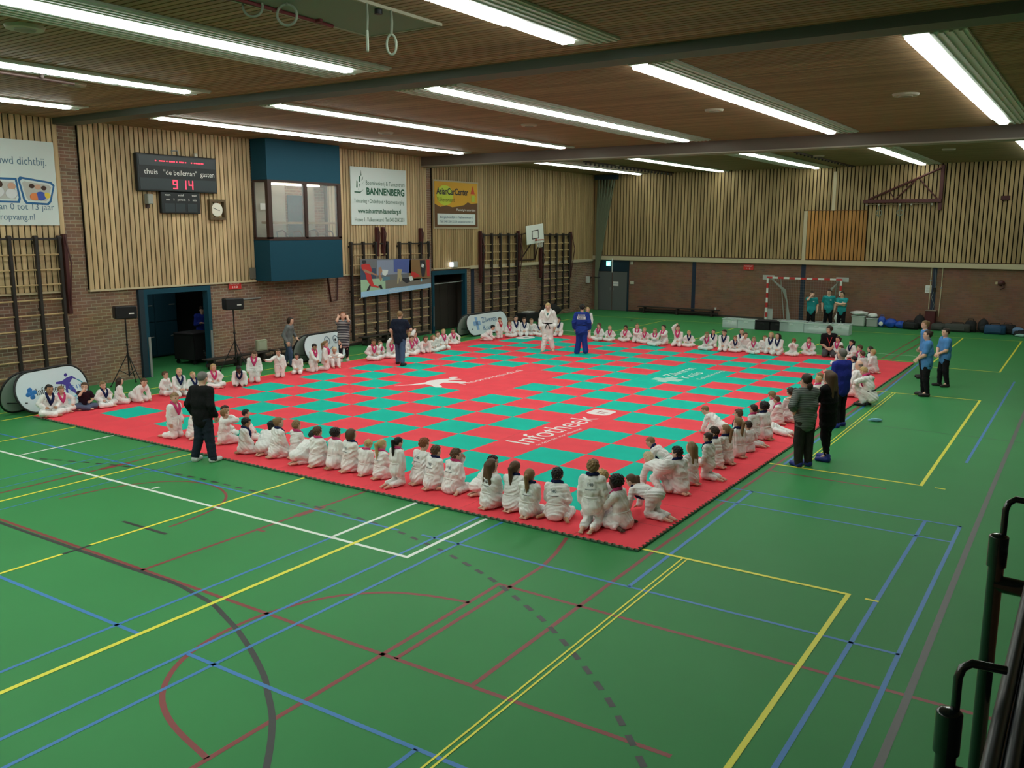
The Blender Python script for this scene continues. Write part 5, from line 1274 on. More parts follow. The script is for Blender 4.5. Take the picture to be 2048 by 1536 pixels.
def frame(pitch,lean,twist=0):
    p,l=math.radians(pitch),math.radians(lean)
    u=unit(V(math.sin(l),math.sin(p)*math.cos(l),math.cos(p)*math.cos(l)))
    t=math.radians(twist); r0=V(math.cos(t),math.sin(t),0); r=unit(r0-u*np.dot(r0,u)); f=np.cross(u,r)
    return r,f,u
STAT={'n':0,'f':0}
def person(loc,face,S,kind,adult=False,hair='short',hcol='brown',skin='light',collar=None,arms=None,hyaw=0,hnod=0,top='gi',bottom='gi',belt='white',
           shoes=None,label='',group=None,seed=0,over=None,sleeve=1.0,fit=1.0,print140=False,h=None,hem=.10,face_on=True,extra=None,tilt=0):
    rs=np.random.RandomState(seed+11); B=ADU if adult else KID
    P=pose(kind,B,rs)
    if over: P.update(over)
    dist=math.hypot(loc[0]-CAM.x,loc[1]-CAM.y)
    if h is None: h=min(.019,max(.0095,dist*.00072))
    root=empty('person',loc,math.radians(face-90),label,'person',group)
    r,f,u=frame(P['pitch'],P['lean'],P['twist'])
    hip=P['hip']*S; N=hip+u*B['tor']*S
    # a slight curl of the upper back
    mid=hip+u*B['tor']*.5*S-f*.012*S
    hd=B['head']*S
    # head frame: follows half of the torso pitch, then nods and turns
    hp=math.radians(P['pitch']*(.35 if P['pitch']<60 else .25)+hnod); hy=math.radians(hyaw); rl=math.radians(tilt)
    hf=unit(V(-math.sin(hy)*math.cos(hp),math.cos(hy)*math.cos(hp),-math.sin(hp))); hr=unit(np.cross(hf,V(0,0,1))); hu=np.cross(hr,hf)
    if tilt: hr,hu=hr*math.cos(rl)+hu*math.sin(rl),-hr*math.sin(rl)+hu*math.cos(rl)
    nk=unit(u*.7+hu*.5)
    Hc=N+nk*(B['neck']*S)+hu*hd*.50+hf*hd*.06
    HF=(hr,hf,hu); TF=(r,f,u)
    shs=[N+r*s*B['shw']*S-u*.012*S for s in (1,-1)]
    hps=[hip+r*s*B['hipw']*S for s in (1,-1)]
    legs=[tuple(np.asarray(q,float)*S for q in L) for L in P['legs']]
    # arms
    A=arms or P['arms']; A=A if isinstance(A,(list,tuple)) else (A,A)
    armj=[]
    for i,s in ((0,1),(1,-1)):
        a=A[i]; kn=legs[i][0]; sh=shs[i]; pole=r*s*.8-f*.5-u*.2
        if isinstance(a,np.ndarray): w=a*S
        elif a=='lap': w=hps[i]*.35+kn*.65+V(-s*.03+rs.uniform(-.01,.01),rs.uniform(-.02,.02),.085)*S
        elif a=='mid': w=hip+(f*.15-r*s*-.03+u*.05)*S
        elif a=='knee': w=kn+V(0,-.01,.075)*S; pole=r*s-f*.2
        elif a=='side': w=sh-u*.285*S+r*s*.040*S+f*.035*S; pole=-f+r*s*.35
        elif a=='hips': w=hip+r*s*.115*S+u*.07*S+f*.02*S; pole=r*s*1.0-f*.7
        elif a=='floor': w=V(sh[0]+s*.02*S,sh[1]+.07*S,.035*S)
        elif a=='elbows': w=V(sh[0]*.7,sh[1]+.10*S,.05*S); pole=r*s*.5-V(0,0,1.)
        elif a=='face': w=Hc+hf*hd*.62-hu*hd*.30+hr*s*hd*.12; pole=r*s*.9-V(0,0,1.)+f*.3
        elif a=='cheek': w=Hc+hf*hd*.30-hu*hd*.25+hr*s*hd*.50; pole=r*s*.9-V(0,0,1.)+f*.3
        elif a=='ear': w=Hc+hr*s*hd*.62+hf*hd*.12-hu*hd*.20; pole=r*s*.35-V(0,0,1.)+f*1.3
        elif a=='head': w=Hc+hu*hd*.58+hf*hd*.15+hr*s*hd*.25; pole=r*s+f*.4
        elif a=='out': w=sh+(r*s*.24+f*.10-u*.03)*S; pole=-u-f*.3
        elif a=='fwd': w=sh+(f*.24-u*.07-r*s*.02)*S; pole=r*s*.4-u
        elif a=='crossed': w=N-u*.105*S+f*.135*S-r*s*.055*S; pole=r*s-u*.6
        elif a=='clasp': w=hip+u*.06*S+f*.12*S+r*s*.022*S; pole=r*s-f*.4
        elif a=='bent': w=sh-u*.13*S+f*.15*S-r*s*.03*S; pole=r*s*.3-u-f*.4
        elif a=='back': w=hip+u*.08*S-f*.13*S+r*s*.02*S; pole=r*s-f
        else: w=sh-u*.27*S
        e,w=ik(sh,w,B['ua']*S,B['fa']*S,pole); armj.append((e,w,unit(w-e),s,a if isinstance(a,str) else 'set'))
    pts=[hip,N,Hc+hu*hd*.6,Hc-hf*hd*.6,Hc+hf*hd*.6]+[q for L in legs for q in L]+[q for a in armj for q in (a[0],a[1]+a[2]*B['hand']*S)]
    lo=np.min(pts,0)-.16*S; hi=np.max(pts,0)+.16*S; lo[2]=min(lo[2],-.02)
    Z=S
    # ---- body
    F=Field(lo,hi,h); k=.02*S
    fb=.72 if top!='none' else 1
    F.cone(hip,mid,.062*Z,.058*Z,k,r,.72); F.cone(mid,N-u*.03*S,.058*Z,.064*Z,k,r,.66)
    F.cone(N-u*.01*S,Hc-hu*hd*.28-hf*hd*.05,.034*Z*(1.0 if not adult else .95),.031*Z*(1.0 if not adult else .92),k)
    F.ell(Hc+hu*hd*.07-hf*hd*.03,HF,(hd*.375,hd*.445,hd*.425),.01*S)
    F.ell(Hc-hu*hd*.20+hf*hd*.07,HF,(hd*.285,hd*.325,hd*.30),.025*S)
    F.ell(Hc-hu*hd*.38+hf*hd*.22,HF,(hd*.13,hd*.12,hd*.11),.02*S)          # chin
    F.cone(Hc+hu*hd*.03+hf*hd*.37,Hc-hu*hd*.09+hf*hd*.43,hd*.045,hd*.062,.008*S)   # nose
    for s in (1,-1): F.ell(Hc+hr*s*hd*.375-hu*hd*.04-hf*hd*.03,HF,(hd*.055,hd*.085,hd*.125),.006*S)
    for i,(kn,an,to) in enumerate(legs):
        F.cone(hps[i],kn,.052*Z,.040*Z,k); F.cone(kn,an,.038*Z,.026*Z,k)
        if shoes is None:
            F.cone(an-V(0,0,.008)*S,to,.028*Z,.020*Z,.012*S); F.cone(an,an+(an-to)*.12,.024*Z,.022*Z,.01*S)
        else: F.cone(an,to,.022*Z,.014*Z,.01*S)
    ext=[]
    for i,(e,w,dw,s,a) in enumerate(armj):
        F.cone(shs[i],e,.034*Z,.028*Z,k); F.cone(e,w,.028*Z,.021*Z,k)
        hl=B['hand']*S
        # palm, then five unequal fingers that curl
        pn=unit(np.cross(dw,r*s if abs(np.dot(dw,r))<.8 else f)); side=unit(np.cross(pn,dw))
        if a in ('lap','knee','floor','hips','elbows','side'):
            pn=unit(np.cross(dw,V(1,0,0) if abs(dw[0])<.75 else V(0,1,0))); 
            if pn[2]>0: pn=-pn
            if a in('side',): pn=unit(-r*s-dw*np.dot(-r*s,dw))
            side=unit(np.cross(pn,dw))
        dh=dw
        if a in ('floor','lap','knee') : dh=unit(dw*V(1,1,.15)+V(0,.05,0))
        F.cone(w,w+dh*hl*.48,.020*Z,.017*Z,.012*S,side,.68)
        kn0=w+dh*hl*.46
        for q,(off,ln) in enumerate(((-.30,.46),(-.10,.54),(.10,.50),(.28,.38))):
            p0=kn0+side*off*hl; p1=p0+dh*hl*ln*.5+pn*hl*.04; p2=p1+unit(dh*.75+pn*.65)*hl*ln*.5
            ext.append((*tubelet([p0,p1,p2],[.0085*Z,.0078*Z,.0055*Z]),0))
        th=-1 if s*np.dot(side,r)>0 else 1
        p0=w+dh*hl*.12+side*th*.22*hl; p1=p0+unit(dh*.7+side*th*.8)*hl*.26; p2=p1+unit(dh+pn*.4)*hl*.22
        ext.append((*tubelet([p0,p1,p2],[.010*Z,.009*Z,.0065*Z]),0))
    if shoes is None:
        for kn,an,to in legs:
            d=unit(to-an); sd=unit(np.cross(d,V(0,0,1))); 
            for q in range(5): ext.append((*ball(to+d*(.016-.003*abs(q-1.5))*S+sd*(q-2)*.011*S,(sd,d,V(0,0,1)),(.0075*S,.014*S,.008*S),5,4),0))
    if face_on:
        for s in (1,-1):
            ext.append((*ball(Hc+hr*s*hd*.155+hf*hd*.375+hu*hd*.02,HF,(hd*.062,hd*.035,hd*.036)),1))
            ext.append((*ball(Hc+hr*s*hd*.16+hf*hd*.385+hu*hd*.115,HF,(hd*.085,hd*.03,hd*.018)),3))
        ext.append((*ball(Hc+hf*hd*.385-hu*hd*.235,HF,(hd*.105,hd*.035,hd*.026)),2))
    vs,qs=F.mesh(); STAT['n']+=1; STAT['f']+=len(qs)
    child('body',np_mesh('body',vs,qs,[M_skin(skin),M_eye(),M_lip(skin),M_hair(hcol)],ext),root)
    # ---- hair
    if hair!='bald' or True:
        G=Field(Hc-hd*1.3-np.abs(u)*.0-(.28*S if hair in('long','braid','pony') else 0),Hc+hd*1.3,h*.8)
        c0=Hc+hu*hd*.08-hf*hd*.035
        g={'buzz':1.045,'short':1.09,'grey':1.06,'bald':1.02}.get(hair,1.09)
        amp=.010*S if hair in('short','curly') else 0
        G.ell(c0,HF,(hd*.375*g,hd*.445*g,hd*.425*g),.005,noise=(amp,2*PI/(.05*S)) if amp else None)
        if hair in('bob','long'):
            G.ell(Hc-hf*hd*.14-hu*hd*.12,HF,(hd*.44,hd*.36,hd*.46),.02*S)
        # cut away the face and, at the back, below the nape
        def half(nv,off):
            X=G.ax[0][:,None,None]-Hc[0];Y=G.ax[1][None,:,None]-Hc[1];ZZ=G.ax[2][None,None,:]-Hc[2]
            return X*nv[0]+Y*nv[1]+ZZ*nv[2]-off
        if hair in('bob','long'):
            d=np.minimum(half(hf,hd*.14),half(-hu,-hd*.30)); G.f=np.maximum(G.f,d.astype(np.float32))
        elif hair=='bald':
            G.f=np.maximum(G.f,half(hu,hd*.12).astype(np.float32)); G.f=np.maximum(G.f,half(hf-hu*.6,hd*.0).astype(np.float32))
        else:
            fr=.14 if hair!='buzz' else .10
            d1=np.minimum(half(hf,hd*fr),half(-hu,-hd*(.25 if hair!='buzz' else .28))); d2=np.minimum(half(hf,-hd*.10),half(-hu,hd*.01)); d3=half(-hu,hd*.29)
            G.f=np.maximum(G.f,np.maximum(np.maximum(d1,d2),d3).astype(np.float32))
        bk=Hc-hf*hd*.42+hu*hd*.12
        if hair=='long':
            for s in (-1,0,1): G.cone(Hc-hf*hd*.30+hr*s*hd*.22,N-f*(.062)*S+r*s*.055*S-u*.10*S,.042*S,.022*S,.02*S)
        if hair in('pony','braid'):
            G.ell(bk,HF,(hd*.13,hd*.13,hd*.13),.01*S)
            e0=bk-hf*hd*.22-hu*hd*.1; e1=N-f*.075*S-u*.02*S; 
            if P['pitch']>45: e1=e0+V(.03,0,-.14)*S
            G.cone(bk,e0,.022*S,.026*S,.008*S); G.cone(e0,e1,.028*S,.026*S,.01*S); G.cone(e1,e1-(u if P['pitch']<45 else V(0,0,1))*(.07 if hair=='pony' else .13)*S,.026*S if hair=='pony' else .018*S,.010*S,.01*S)
        if hair=='bun': G.ell(bk+hu*hd*.12,HF,(hd*.19,hd*.16,hd*.19),.008*S)
        if hair=='curly': G.ell(c0+hu*hd*.02-hf*hd*.06,HF,(hd*.48,hd*.50,hd*.46),.01,noise=(.014*S,2*PI/(.045*S))); 
        if hair=='curly':
            d=np.minimum(half(hf,hd*.18),half(-hu,-hd*.25)); G.f=np.maximum(G.f,d.astype(np.float32)); G.f=np.maximum(G.f,half(-hu,hd*.28).astype(np.float32))
        if hair=='fringe':
            for s in (-1,0,1): G.cone(Hc+hu*hd*.42+hr*s*hd*.15,Hc+hf*hd*.40-hu*hd*.25+hr*s*hd*.26,.03*S,.022*S,.02*S)
        hv,hq=G.mesh()
        if len(hq): child('hair',np_mesh('hair',hv,hq,[M_hair(hcol)]),root)
    # ---- top
    cg=h
    gi=top=='gi' or (isinstance(top,dict) and top.get('gi'))
    tm=top if isinstance(top,dict) else dict(name='gi',rgb=None,mat=None)
    fat=B['fat']*fit
    T=Field(lo,hi,cg)
    T.cone(hip+u*.01*S,mid,(.083 if gi else .076)*Z*fat,.078*Z*fat,.03*S,r,.68)
    T.cone(mid,N-u*.035*S,.078*Z*fat,.080*Z*fat,.03*S,r,.62)
    T.cone(shs[0]-u*.004*S,shs[1]-u*.004*S,.047*Z*fat,.047*Z*fat,.03*S)
    sl=sleeve
    for i,(e,w,dw,s,a) in enumerate(armj):
        ra,rb_,rc=(.050,.048,.046) if gi else (.044,.040,.034)
        if sl>=.75:
            T.cone(shs[i],e,ra*Z*fat,rb_*Z*fat,.012*S); T.cone(e,e+(w-e)*(.86 if gi else (.90 if sl>=1 else .45)),rb_*Z*fat,rc*Z*fat,.010*S)
        else:
            T.cone(shs[i],shs[i]+(e-shs[i])*sl/.75,ra*Z*fat,rb_*Z*fat*1.05,.022*S)
    # jacket tail over the hips and upper thighs
    if gi:
        for i in (0,1):
            kn=legs[i][0]; T.cone(hps[i]+u*.02*S,hps[i]+(kn-hps[i])*.45,.078*Z*fat,.074*Z*fat,.03*S)
        T.cone(hip+u*.02*S,hip-f*.035*S-u*.05*S,.090*Z*fat,.088*Z*fat,.03*S,r,.75)
    elif hem>0: 
        T.cone(hip+u*.03*S,hip-u*hem*S*.6,.083*Z*fat,(.078+.05*max(0,hem-.1))*Z*fat,.03*S,r,.70)
    # neckline
    T.ell(N+u*.055*S+f*.02*S,TF,(.040*S,.050*S,.045*S),0,'s')
    if gi: T.cone(N+u*.05*S+f*.045*S,N-u*.06*S+f*.105*S,.030*S,.004*S,0,op='s')
    T.wrinkle((.0068 if gi else .0028)*S,2*PI/((.066 if gi else .085)*S),seed)
    if P['pitch']<85: T.f=np.maximum(T.f,(.012-T.ax[2])[None,None,:].astype(np.float32))
    tv,tq=T.mesh()
    tmat=tm.get('mat') or M_cl(tm['name'],tm.get('rgb'))
    jo=child('judo_jacket' if gi else tm.get('part','shirt'),np_mesh('jacket',tv,tq,[tmat]),root,tm.get('label'))
    # ---- lapel
    if gi and collar:
        L=Field(N-.26*S,N+.2*S,h*.8); fd=.080*fat+.012
        for s in (1,-1):
            path=[N+u*.050*S-f*.046*S,N+u*.056*S-f*.028*S+r*s*.036*S,N+u*.044*S+f*.012*S+r*s*.056*S,N+u*.006*S+f*.058*S+r*s*.054*S,N-u*.05*S+f*fd*S*.98+r*s*.036*S,N-u*.10*S+f*(fd+.004)*S+r*s*.016*S,N-u*.145*S+f*(fd+.002)*S-r*s*.004*S]
            rr=[.016,.019,.022,.024,.024,.022,.014]
            for a_,b_,r0,r1 in zip(path,path[1:],rr,rr[1:]): L.cone(a_,b_,r0*S,r1*S,.008*S)
        lv,lq=L.mesh(); child('lapel',np_mesh('lapel',lv,lq,[M_cl(collar,CLO[collar],.2)]),jo,collar+' lapel')
    # ---- belt
    if gi and belt:
        q=MB(); c0=hip+u*.075*S; rx,ry=.078/.68*fat*Z+.004,.080*fat*Z+.007
        ring=[Vector(c0+r*(rx*math.cos(2*PI*n/20))+f*(ry*math.sin(2*PI*n/20))) for n in range(20)]
        q.path(ring,.013*S,6,0,True)
        kn=Vector(c0+f*(ry+.008))
        q.ell(kn,(.022*S,.020*S,.018*S),0,8,6)
        for s in (1,-1): q.path([kn,kn+Vector(r*s*.03*S+f*.02*S-u*.05*S),kn+Vector(r*s*.05*S+f*.03*S-u*.11*S)],.009*S,5)
        q.build('belt',M_cl('belt_'+belt,CLO[belt],.1),root)
    # ---- trousers
    bm=bottom if isinstance(bottom,dict) else dict(name='gi',rgb=None,fit=1.0,part='trousers')
    bf=bm.get('fit',1.0)
    Tr=Field(lo,hi,cg)
    Tr.cone(hip-u*.01*S,hip+u*.06*S,.076*Z*fat,.070*Z*fat,.025*S,r,.70)
    for i,(kn,an,to) in enumerate(legs):
        Tr.cone(hps[i]-u*.02*S*(1 if kind=='stand' else 0),kn,.064*Z*bf,.053*Z*bf,.02*S)
        if bm.get('skirt'): continue
        e=kn+(an-kn)*bm.get('len',.92 if bottom=='gi' else 1.0); Tr.cone(kn,e,.053*Z*bf,bm.get('cuff',.049)*Z*bf,.018*S)
    Tr.wrinkle((.0055 if bottom=='gi' else .003)*S,2*PI/(.072*S),seed+5)
    Tr.f=np.maximum(Tr.f,(.004-Tr.ax[2])[None,None,:].astype(np.float32))
    rv,rq=Tr.mesh(); child('trousers',np_mesh('trousers',rv,rq,[bm.get('mat') or M_cl(bm['name'],bm.get('rgb'))]),root)
    # ---- shoes
    if shoes:
        for kn,an,to in legs:
            d=unit((to-an)*V(1,1,0)); lo2=np.minimum(an,to)-.1*S; hi2=np.maximum(an,to)+.1*S
            G=Field(lo2,hi2,h*.8); heel=an*V(1,1,0)+V(0,0,.026*S)-d*.010*S; toe=to*V(1,1,0)+V(0,0,.022*S)+d*.010*S
            if an[2]>.08*S: heel=an-V(0,0,.02*S); toe=to+d*.02*S
            sd=np.cross(d,V(0,0,1)); G.cone(heel,toe,.034*S,.027*S,.01*S,sd,.85); G.cone(heel+V(0,0,.012*S),an+V(0,0,.01*S),.032*S,.028*S,.015*S)
            G.f=np.maximum(G.f,(min(an[2],to[2])*0+.0-G.ax[2])[None,None,:].astype(np.float32))
            sv,sq=G.mesh(); child('shoe',np_mesh('shoe',sv,sq,[mat('shoe_'+shoes['name'],shoes['rgb'],rough=.5,bump=.3,bscale=30)]),root)
    # ---- printing on the back of the jacket
    if print140:
        from mathutils.bvhtree import BVHTree
        tree=BVHTree.FromPolygons([Vector(p) for p in tv],[tuple(int(i) for i in q) for q in tq])
        def onback(vs2,fs2,up,nm,m,side=-1):
            out=[]
            for x,y,_ in vs2:
                o=Vector(N+u*(up*S+y)+r*(x)*1.0-f*.35*S)   # seen from behind the wearer's right is on the right
                hit=tree.ray_cast(o,Vector(f))
                p=hit[0] if hit[0] is not None else Vector(N+u*(up*S+y)+r*x-f*.09*S)
                out.append(p-Vector(f)*.006)
            b=MB(); b.add(out,fs2); b.build(nm,m,jo)
        v2,f2=text_geo('140',.052*S,bold=.001); 
        w2=max(p[0] for p in v2); v2=[(p[0]-w2/2,p[1],0) for p in v2]
        onback(v2,f2,-.075,'back_number',mat('print_ink',(.16,.19,.22)))
        v3=[];f3=[]
        for n in range(9):
            x0=-.062*S+n*.0142*S; n0=len(v3); hh=.008*S
            v3+=[(x0,0,0),(x0+.0115*S,0,0),(x0+.0115*S,hh,0),(x0,hh,0)]; f3.append((n0,n0+1,n0+2,n0+3))
        onback(v3,f3,-.118,'back_print',mat('print_ink_dark',(.04,.05,.07)))
    if extra: extra(dict(root=root,S=S,hip=hip,N=N,Hc=Hc,hd=hd,r=r,f=f,u=u,hr=hr,hf=hf,hu=hu,arms=armj,legs=legs,shs=shs))
    return root
# ------------------------------------------------------------------ the children round the mat
# row x y stature pose facing hair hair-colour skin lapel arms head-turn head-nod
KIDS='''
L -11.65 -4.81 1.22 cross 0 short black tan navy lap 0 0
L -11.82 -4.39 1.05 cross -10 short lbrown light pink knee 0 10
L -11.74 -3.92 1.11 cross -30 short brown light - face,lap 0 0
L -11.63 -3.5 1.06 cross 0 bun lbrown light navy lap -10 5
L -11.65 -3.13 1.01 seiza 50 long dbrown light - lap 20 0
L -11.55 -2.7 1.12 lean 15 pony brown light - floor -30 0
L -11.72 -1.77 1.05 cross 30 short brown light - lap 0 0
L -11.37 -1.64 1.14 seiza -10 buzz blond light navy lap 0 5
L -11.12 -1.36 1.04 cross 0 buzz blond light navy lap 0 0
L -11.59 -0.39 1.11 cross -20 bob blond light pink lap 20 0
L -11.28 0.19 1.12 lean -40 buzz black dark navy floor 0 20
L -11.32 0.73 1.15 kneel -45 short brown light pink lap 10 25
L -11.39 1.68 1.06 kneel -25 short brown light white out,side -10 10
L -11.48 2.47 1.0 seiza -55 long black light - lap 0 20
L -11.33 2.91 1.1 kneel 5 short black tan pink mid 0 20
L -11.3 3.38 1.12 kneel 30 pony lbrown light pink lap -10 0
L -11.5 3.94 1.1 kneesup -25 short white light - knee -10 15
L -11.53 5.68 1.19 cross -20 short brown tan pink lap 0 5
L -11.67 6.13 1.0 cross -10 short brown light pink face,lap 0 -10
L -11.43 6.41 1.07 cross -20 short lbrown light pink head,lap 0 0
L -11.24 6.73 1.0 cross -10 short lbrown light - lap 0 5
L -11.29 7.23 1.15 cross -10 short brown light pink lap 0 5
L -11.57 7.77 1.26 cross -5 short black light pink head,lap 0 0
L -11.3 7.96 1.12 lean -20 long brown light - floor -10 5
L -12.12 8.15 1.08 cross 0 short blond light - lap 10 0
L -11.21 8.32 1.01 cross 0 long lbrown light - lap 0 5
L -11.32 8.68 1.17 cross -10 short brown light - lap 0 0
L -11.32 9.05 1.12 seiza -10 short blond light pink lap -5 0
L -11.83 10.32 1.0 cross -40 short brown light pink knee 0 10
L -11.46 11.82 1.12 lean 40 short black light - fwd 0 0
L -11.39 12.62 1.06 kneel -15 short brown light red lap -20 15
B -11.37 13.31 1.08 cross -30 long red light pink lap 0 10
B -11.34 13.68 1.26 seiza -40 short black light navy lap 0 0
B -11.15 14.0 1.14 seiza -50 short brown light navy lap 0 5
B -10.98 14.33 1.16 cross -60 short lbrown light - lap 0 0
B -10.61 14.33 1.05 cross -70 short brown light navy lap 0 0
B -9.9 14.63 1.17 seiza -75 short black light navy lap -20 0
B -8.61 14.55 1.23 stand -60 bun blond light - side 0 0
B -7.93 14.27 1.14 cross -95 short brown light pink lap -35 0
B -7.53 14.37 1.0 cross -70 short blond light pink lap 0 0
B -6.97 14.58 1.06 cross -85 short dbrown tan pink lap -15 0
B -6.56 14.68 1.11 seiza -80 short lbrown light pink crossed 0 0
B -6.2 14.57 1.02 cross -70 short blond light pink lap 0 0
B -5.58 14.14 1.09 cross -80 short lbrown light pink crossed 0 10
B -5.41 14.6 1.14 seiza -100 short dbrown light pink fwd -10 0
B -4.83 14.5 1.21 seiza -75 short brown light pink head,lap 0 -10
B -4.46 14.57 1.0 cross -70 short blond light navy lap 0 0
B -3.69 14.95 1.01 seiza -80 short black light navy lap 0 0
B -3.63 14.18 1.12 cross -70 short lbrown light pink cheek,lap 0 10
B -3.01 14.19 1.2 seiza -75 short dbrown light navy lap 0 10
B -2.64 14.2 1.0 cross -60 short lbrown light navy lap 0 10
B -2.62 14.89 1.15 seiza -75 short brown light navy lap 0 0
B -2.4 14.57 1.13 cross -60 long brown light - cheek,lap 0 10
B -1.93 14.14 1.0 cross -70 short lbrown light pink lap 0 10
B -1.77 14.72 1.0 cross -70 long red light - lap 0 10
B -1.47 14.49 1.17 seiza -85 long blond light navy lap 0 0
B -1.13 14.35 1.16 seiza -95 long dbrown light navy lap -10 0
B -0.68 14.42 1.01 cross -80 fringe red light - face 0 15
B -0.27 14.85 1.04 cross -75 short brown light pink lap 0 5
B 0.7 14.92 1.12 seiza -110 pony dbrown light pink lap -10 0
B 1.08 14.92 1.05 cross -130 pony black light navy lap -10 5
B 1.25 12.83 1.12 cross -130 short brown light navy lap 0 0
R 2.42 -4.32 1.26 wsit 175 curly black dark pink fwd 0 5
R 2.05 -4.17 1.22 wsit 170 short blond light - lap 0 0
R 2.46 -3.64 1.12 allfours 175 pony brown light navy floor 15 10
R 2.15 -2.48 1.12 crouch 150 short white light - floor 0 0
R 2.46 -2.35 1.22 seiza 160 short black light navy lap 20 0
R 2.39 -1.75 1.13 seiza 175 long lbrown light - lap 0 0
R 2.51 -1.27 1.02 kneel 170 bun dbrown light navy lap 10 5
R 1.71 -1.17 1.12 lean 185 buzz lbrown light navy floor 0 20
R 2.36 -0.54 1.18 seiza 175 short dbrown light navy lap 10 0
R 2.42 -0.18 1.14 seiza 165 pony lbrown light navy lap 10 0
R 2.43 0.41 1.18 seiza 160 pony lbrown light navy lap 5 0
R 2.42 0.95 1.01 cross 165 short dbrown light - lap 0 0
R 2.37 1.44 1.04 kneel 165 short dbrown light pink lap 10 0
R 2.0 1.62 1.12 cross 170 short brown light navy lap 0 0
R 1.45 2.01 1.12 lean 180 buzz lbrown light - floor 0 20
R 2.4 2.06 1.22 seiza 160 curly black tan navy lap 0 0
R 2.21 2.84 1.12 prone 165 short brown light navy elbows 20 0
R 2.2 3.6 1.0 seiza 180 short brown light pink lap 0 20
R 2.35 3.97 1.22 seiza 150 short dbrown light - lap 0 0
R 1.99 4.04 1.12 cross 170 short lbrown light pink lap 0 20
R 2.35 4.38 1.1 seiza 150 short black light pink lap 0 0
R 2.11 5.97 1.12 cross 175 short brown light pink lap 0 5
R 2.34 6.27 1.12 seiza 165 short blond light pink lap 0 0
R 2.22 6.79 1.12 seiza 165 short lbrown light pink lap 0 0
R 2.18 10.72 1.12 cross 170 short black light navy lap 0 10
R 2.21 11.57 1.12 seiza 160 short brown light pink lap 0 0
R 2.39 12.08 1.12 seiza 165 short blond light - lap 0 0
R 2.06 13.2 1.12 cross 180 short dbrown light navy lap 0 0
R 1.72 13.35 1.12 cross 190 short brown light pink lap 0 0
F -7.49 -4.53 1.19 kneel 15 short lbrown light pink lap -20 5
F -7.19 -4.32 1.22 wsit 70 short black light - lap 0 0
F -6.79 -3.84 1.08 cross 60 short dbrown light - lap 0 0
F -6.25 -4.29 1.11 seiza 75 short lbrown light - cheek,lap -10 0
F -6.17 -3.84 1.0 seiza 45 short black light - lap 0 0
F -5.34 -4.57 1.1 seiza 55 short black tan navy lap 10 10
F -4.98 -4.41 1.12 lean 100 pony black light - floor 0 10
F -4.61 -4.44 1.2 seiza 75 bun lbrown light navy lap 0 0
F -4.29 -4.25 1.12 seiza 80 short lbrown light pink lap 0 0
F -3.92 -4.51 1.12 lean 70 short black light - floor 10 0
F -3.55 -4.45 1.14 seiza 95 short brown light pink lap 0 0
F -3.19 -4.39 1.15 seiza 80 curly black tan pink lap 0 0
F -2.82 -4.38 1.21 seiza 75 bob brown light navy lap 0 0
F -2.45 -4.39 1.0 seiza 90 short blond light pink lap 0 35
F -2.08 -4.41 1.07 seiza 80 braid blond light pink lap 0 5
F -1.6 -4.53 1.03 kneel 80 pony black light pink floor -10 15
F -1.34 -4.27 1.23 seiza 85 short red light - lap 0 5
F -0.98 -4.38 1.15 seiza 80 short brown light navy lap 0 0
F -0.61 -4.35 1.19 wsit 70 short brown light pink lap,face -25 0
F -0.14 -4.21 1.12 lean 60 short black light - floor -10 -10
F 0.36 -4.66 1.2 seiza 90 long brown light - lap -20 0
F 0.72 -4.57 1.19 seiza 90 pony brown light navy lap -10 0
F 1.07 -4.68 1.14 seiza 95 pony lbrown light navy lap 0 0
F 1.47 -4.56 1.26 wsit 90 short black tan navy lap 0 0
F 2.07 -4.54 1.26 kneel 95 short lbrown light navy lap 10 0
'''
ROWT={'L':'%s from front, left mat edge','B':'%s from left, far mat edge','R':'%s from front, right mat edge','F':'%s from left, near mat edge'}
POSET={'cross':'cross-legged','seiza':'kneeling low','kneel':'kneeling upright','lean':'leaning forward','wsit':'heel-sitting','kneesup':'knees up','stand':'standing','allfours':'crawling low','prone':'lying propped','crouch':'bent over'}
ORD+=['twenty-first','twenty-second','twenty-third','twenty-fourth','twenty-fifth','twenty-sixth','twenty-seventh','twenty-eighth','twenty-ninth','thirtieth','thirty-first','thirty-second','thirty-third','thirty-fourth','thirty-fifth','thirty-sixth','thirty-seventh','thirty-eighth','thirty-ninth','fortieth']
cnt={}
PRN={'F':{20,22,23,24,25,26,17,18,19,16,12,14},'R':set()}
for n,l in enumerate(q for q in KIDS.strip().split('\n')):
    row,x,y,S,kind,face,hair,hc,sk,col,arms,hy,hn=l.split()
    i=cnt.get(row,0); cnt[row]=i+1
    col=None if col=='-' else col
    arms=None if arms=='lap' and kind not in('lean','allfours','prone') else tuple(arms.split(','))
    if arms and len(arms)==1: arms=arms[0]
    top,bottom='gi','gi'; lab='person in white judo suit, %s, %s, '%((col+' lapel') if col else 'plain lapel',POSET[kind])
    kw={}
    if row=='L' and i==2:
        top=dict(name='plum_shirt',rgb=(.030,.012,.022),part='shirt'); bottom=dict(name='greyblue_trousers',rgb=(.10,.12,.20)); lab='person in dark plum shirt and grey-blue trousers, '; kw['sleeve']=.7
    rs=random.Random(n*7+1)
    person((float(x),float(y),MT),float(face)+rs.uniform(-8,8),float(S),kind,hair=hair,hcol=hc,skin=sk,collar=col,arms=arms,hyaw=int(hy)+rs.uniform(-8,8),hnod=int(hn),tilt=rs.uniform(-6,6),
        top=top,bottom=bottom,label=lab+ROWT[row]%ORD[i],group='judo children round the mat',seed=n,fit=rs.uniform(.95,1.06),
        print140=(row=='F' and i in PRN['F']),face_on=not(row=='F' and kind!='kneel' and int(hy)==0),**kw)

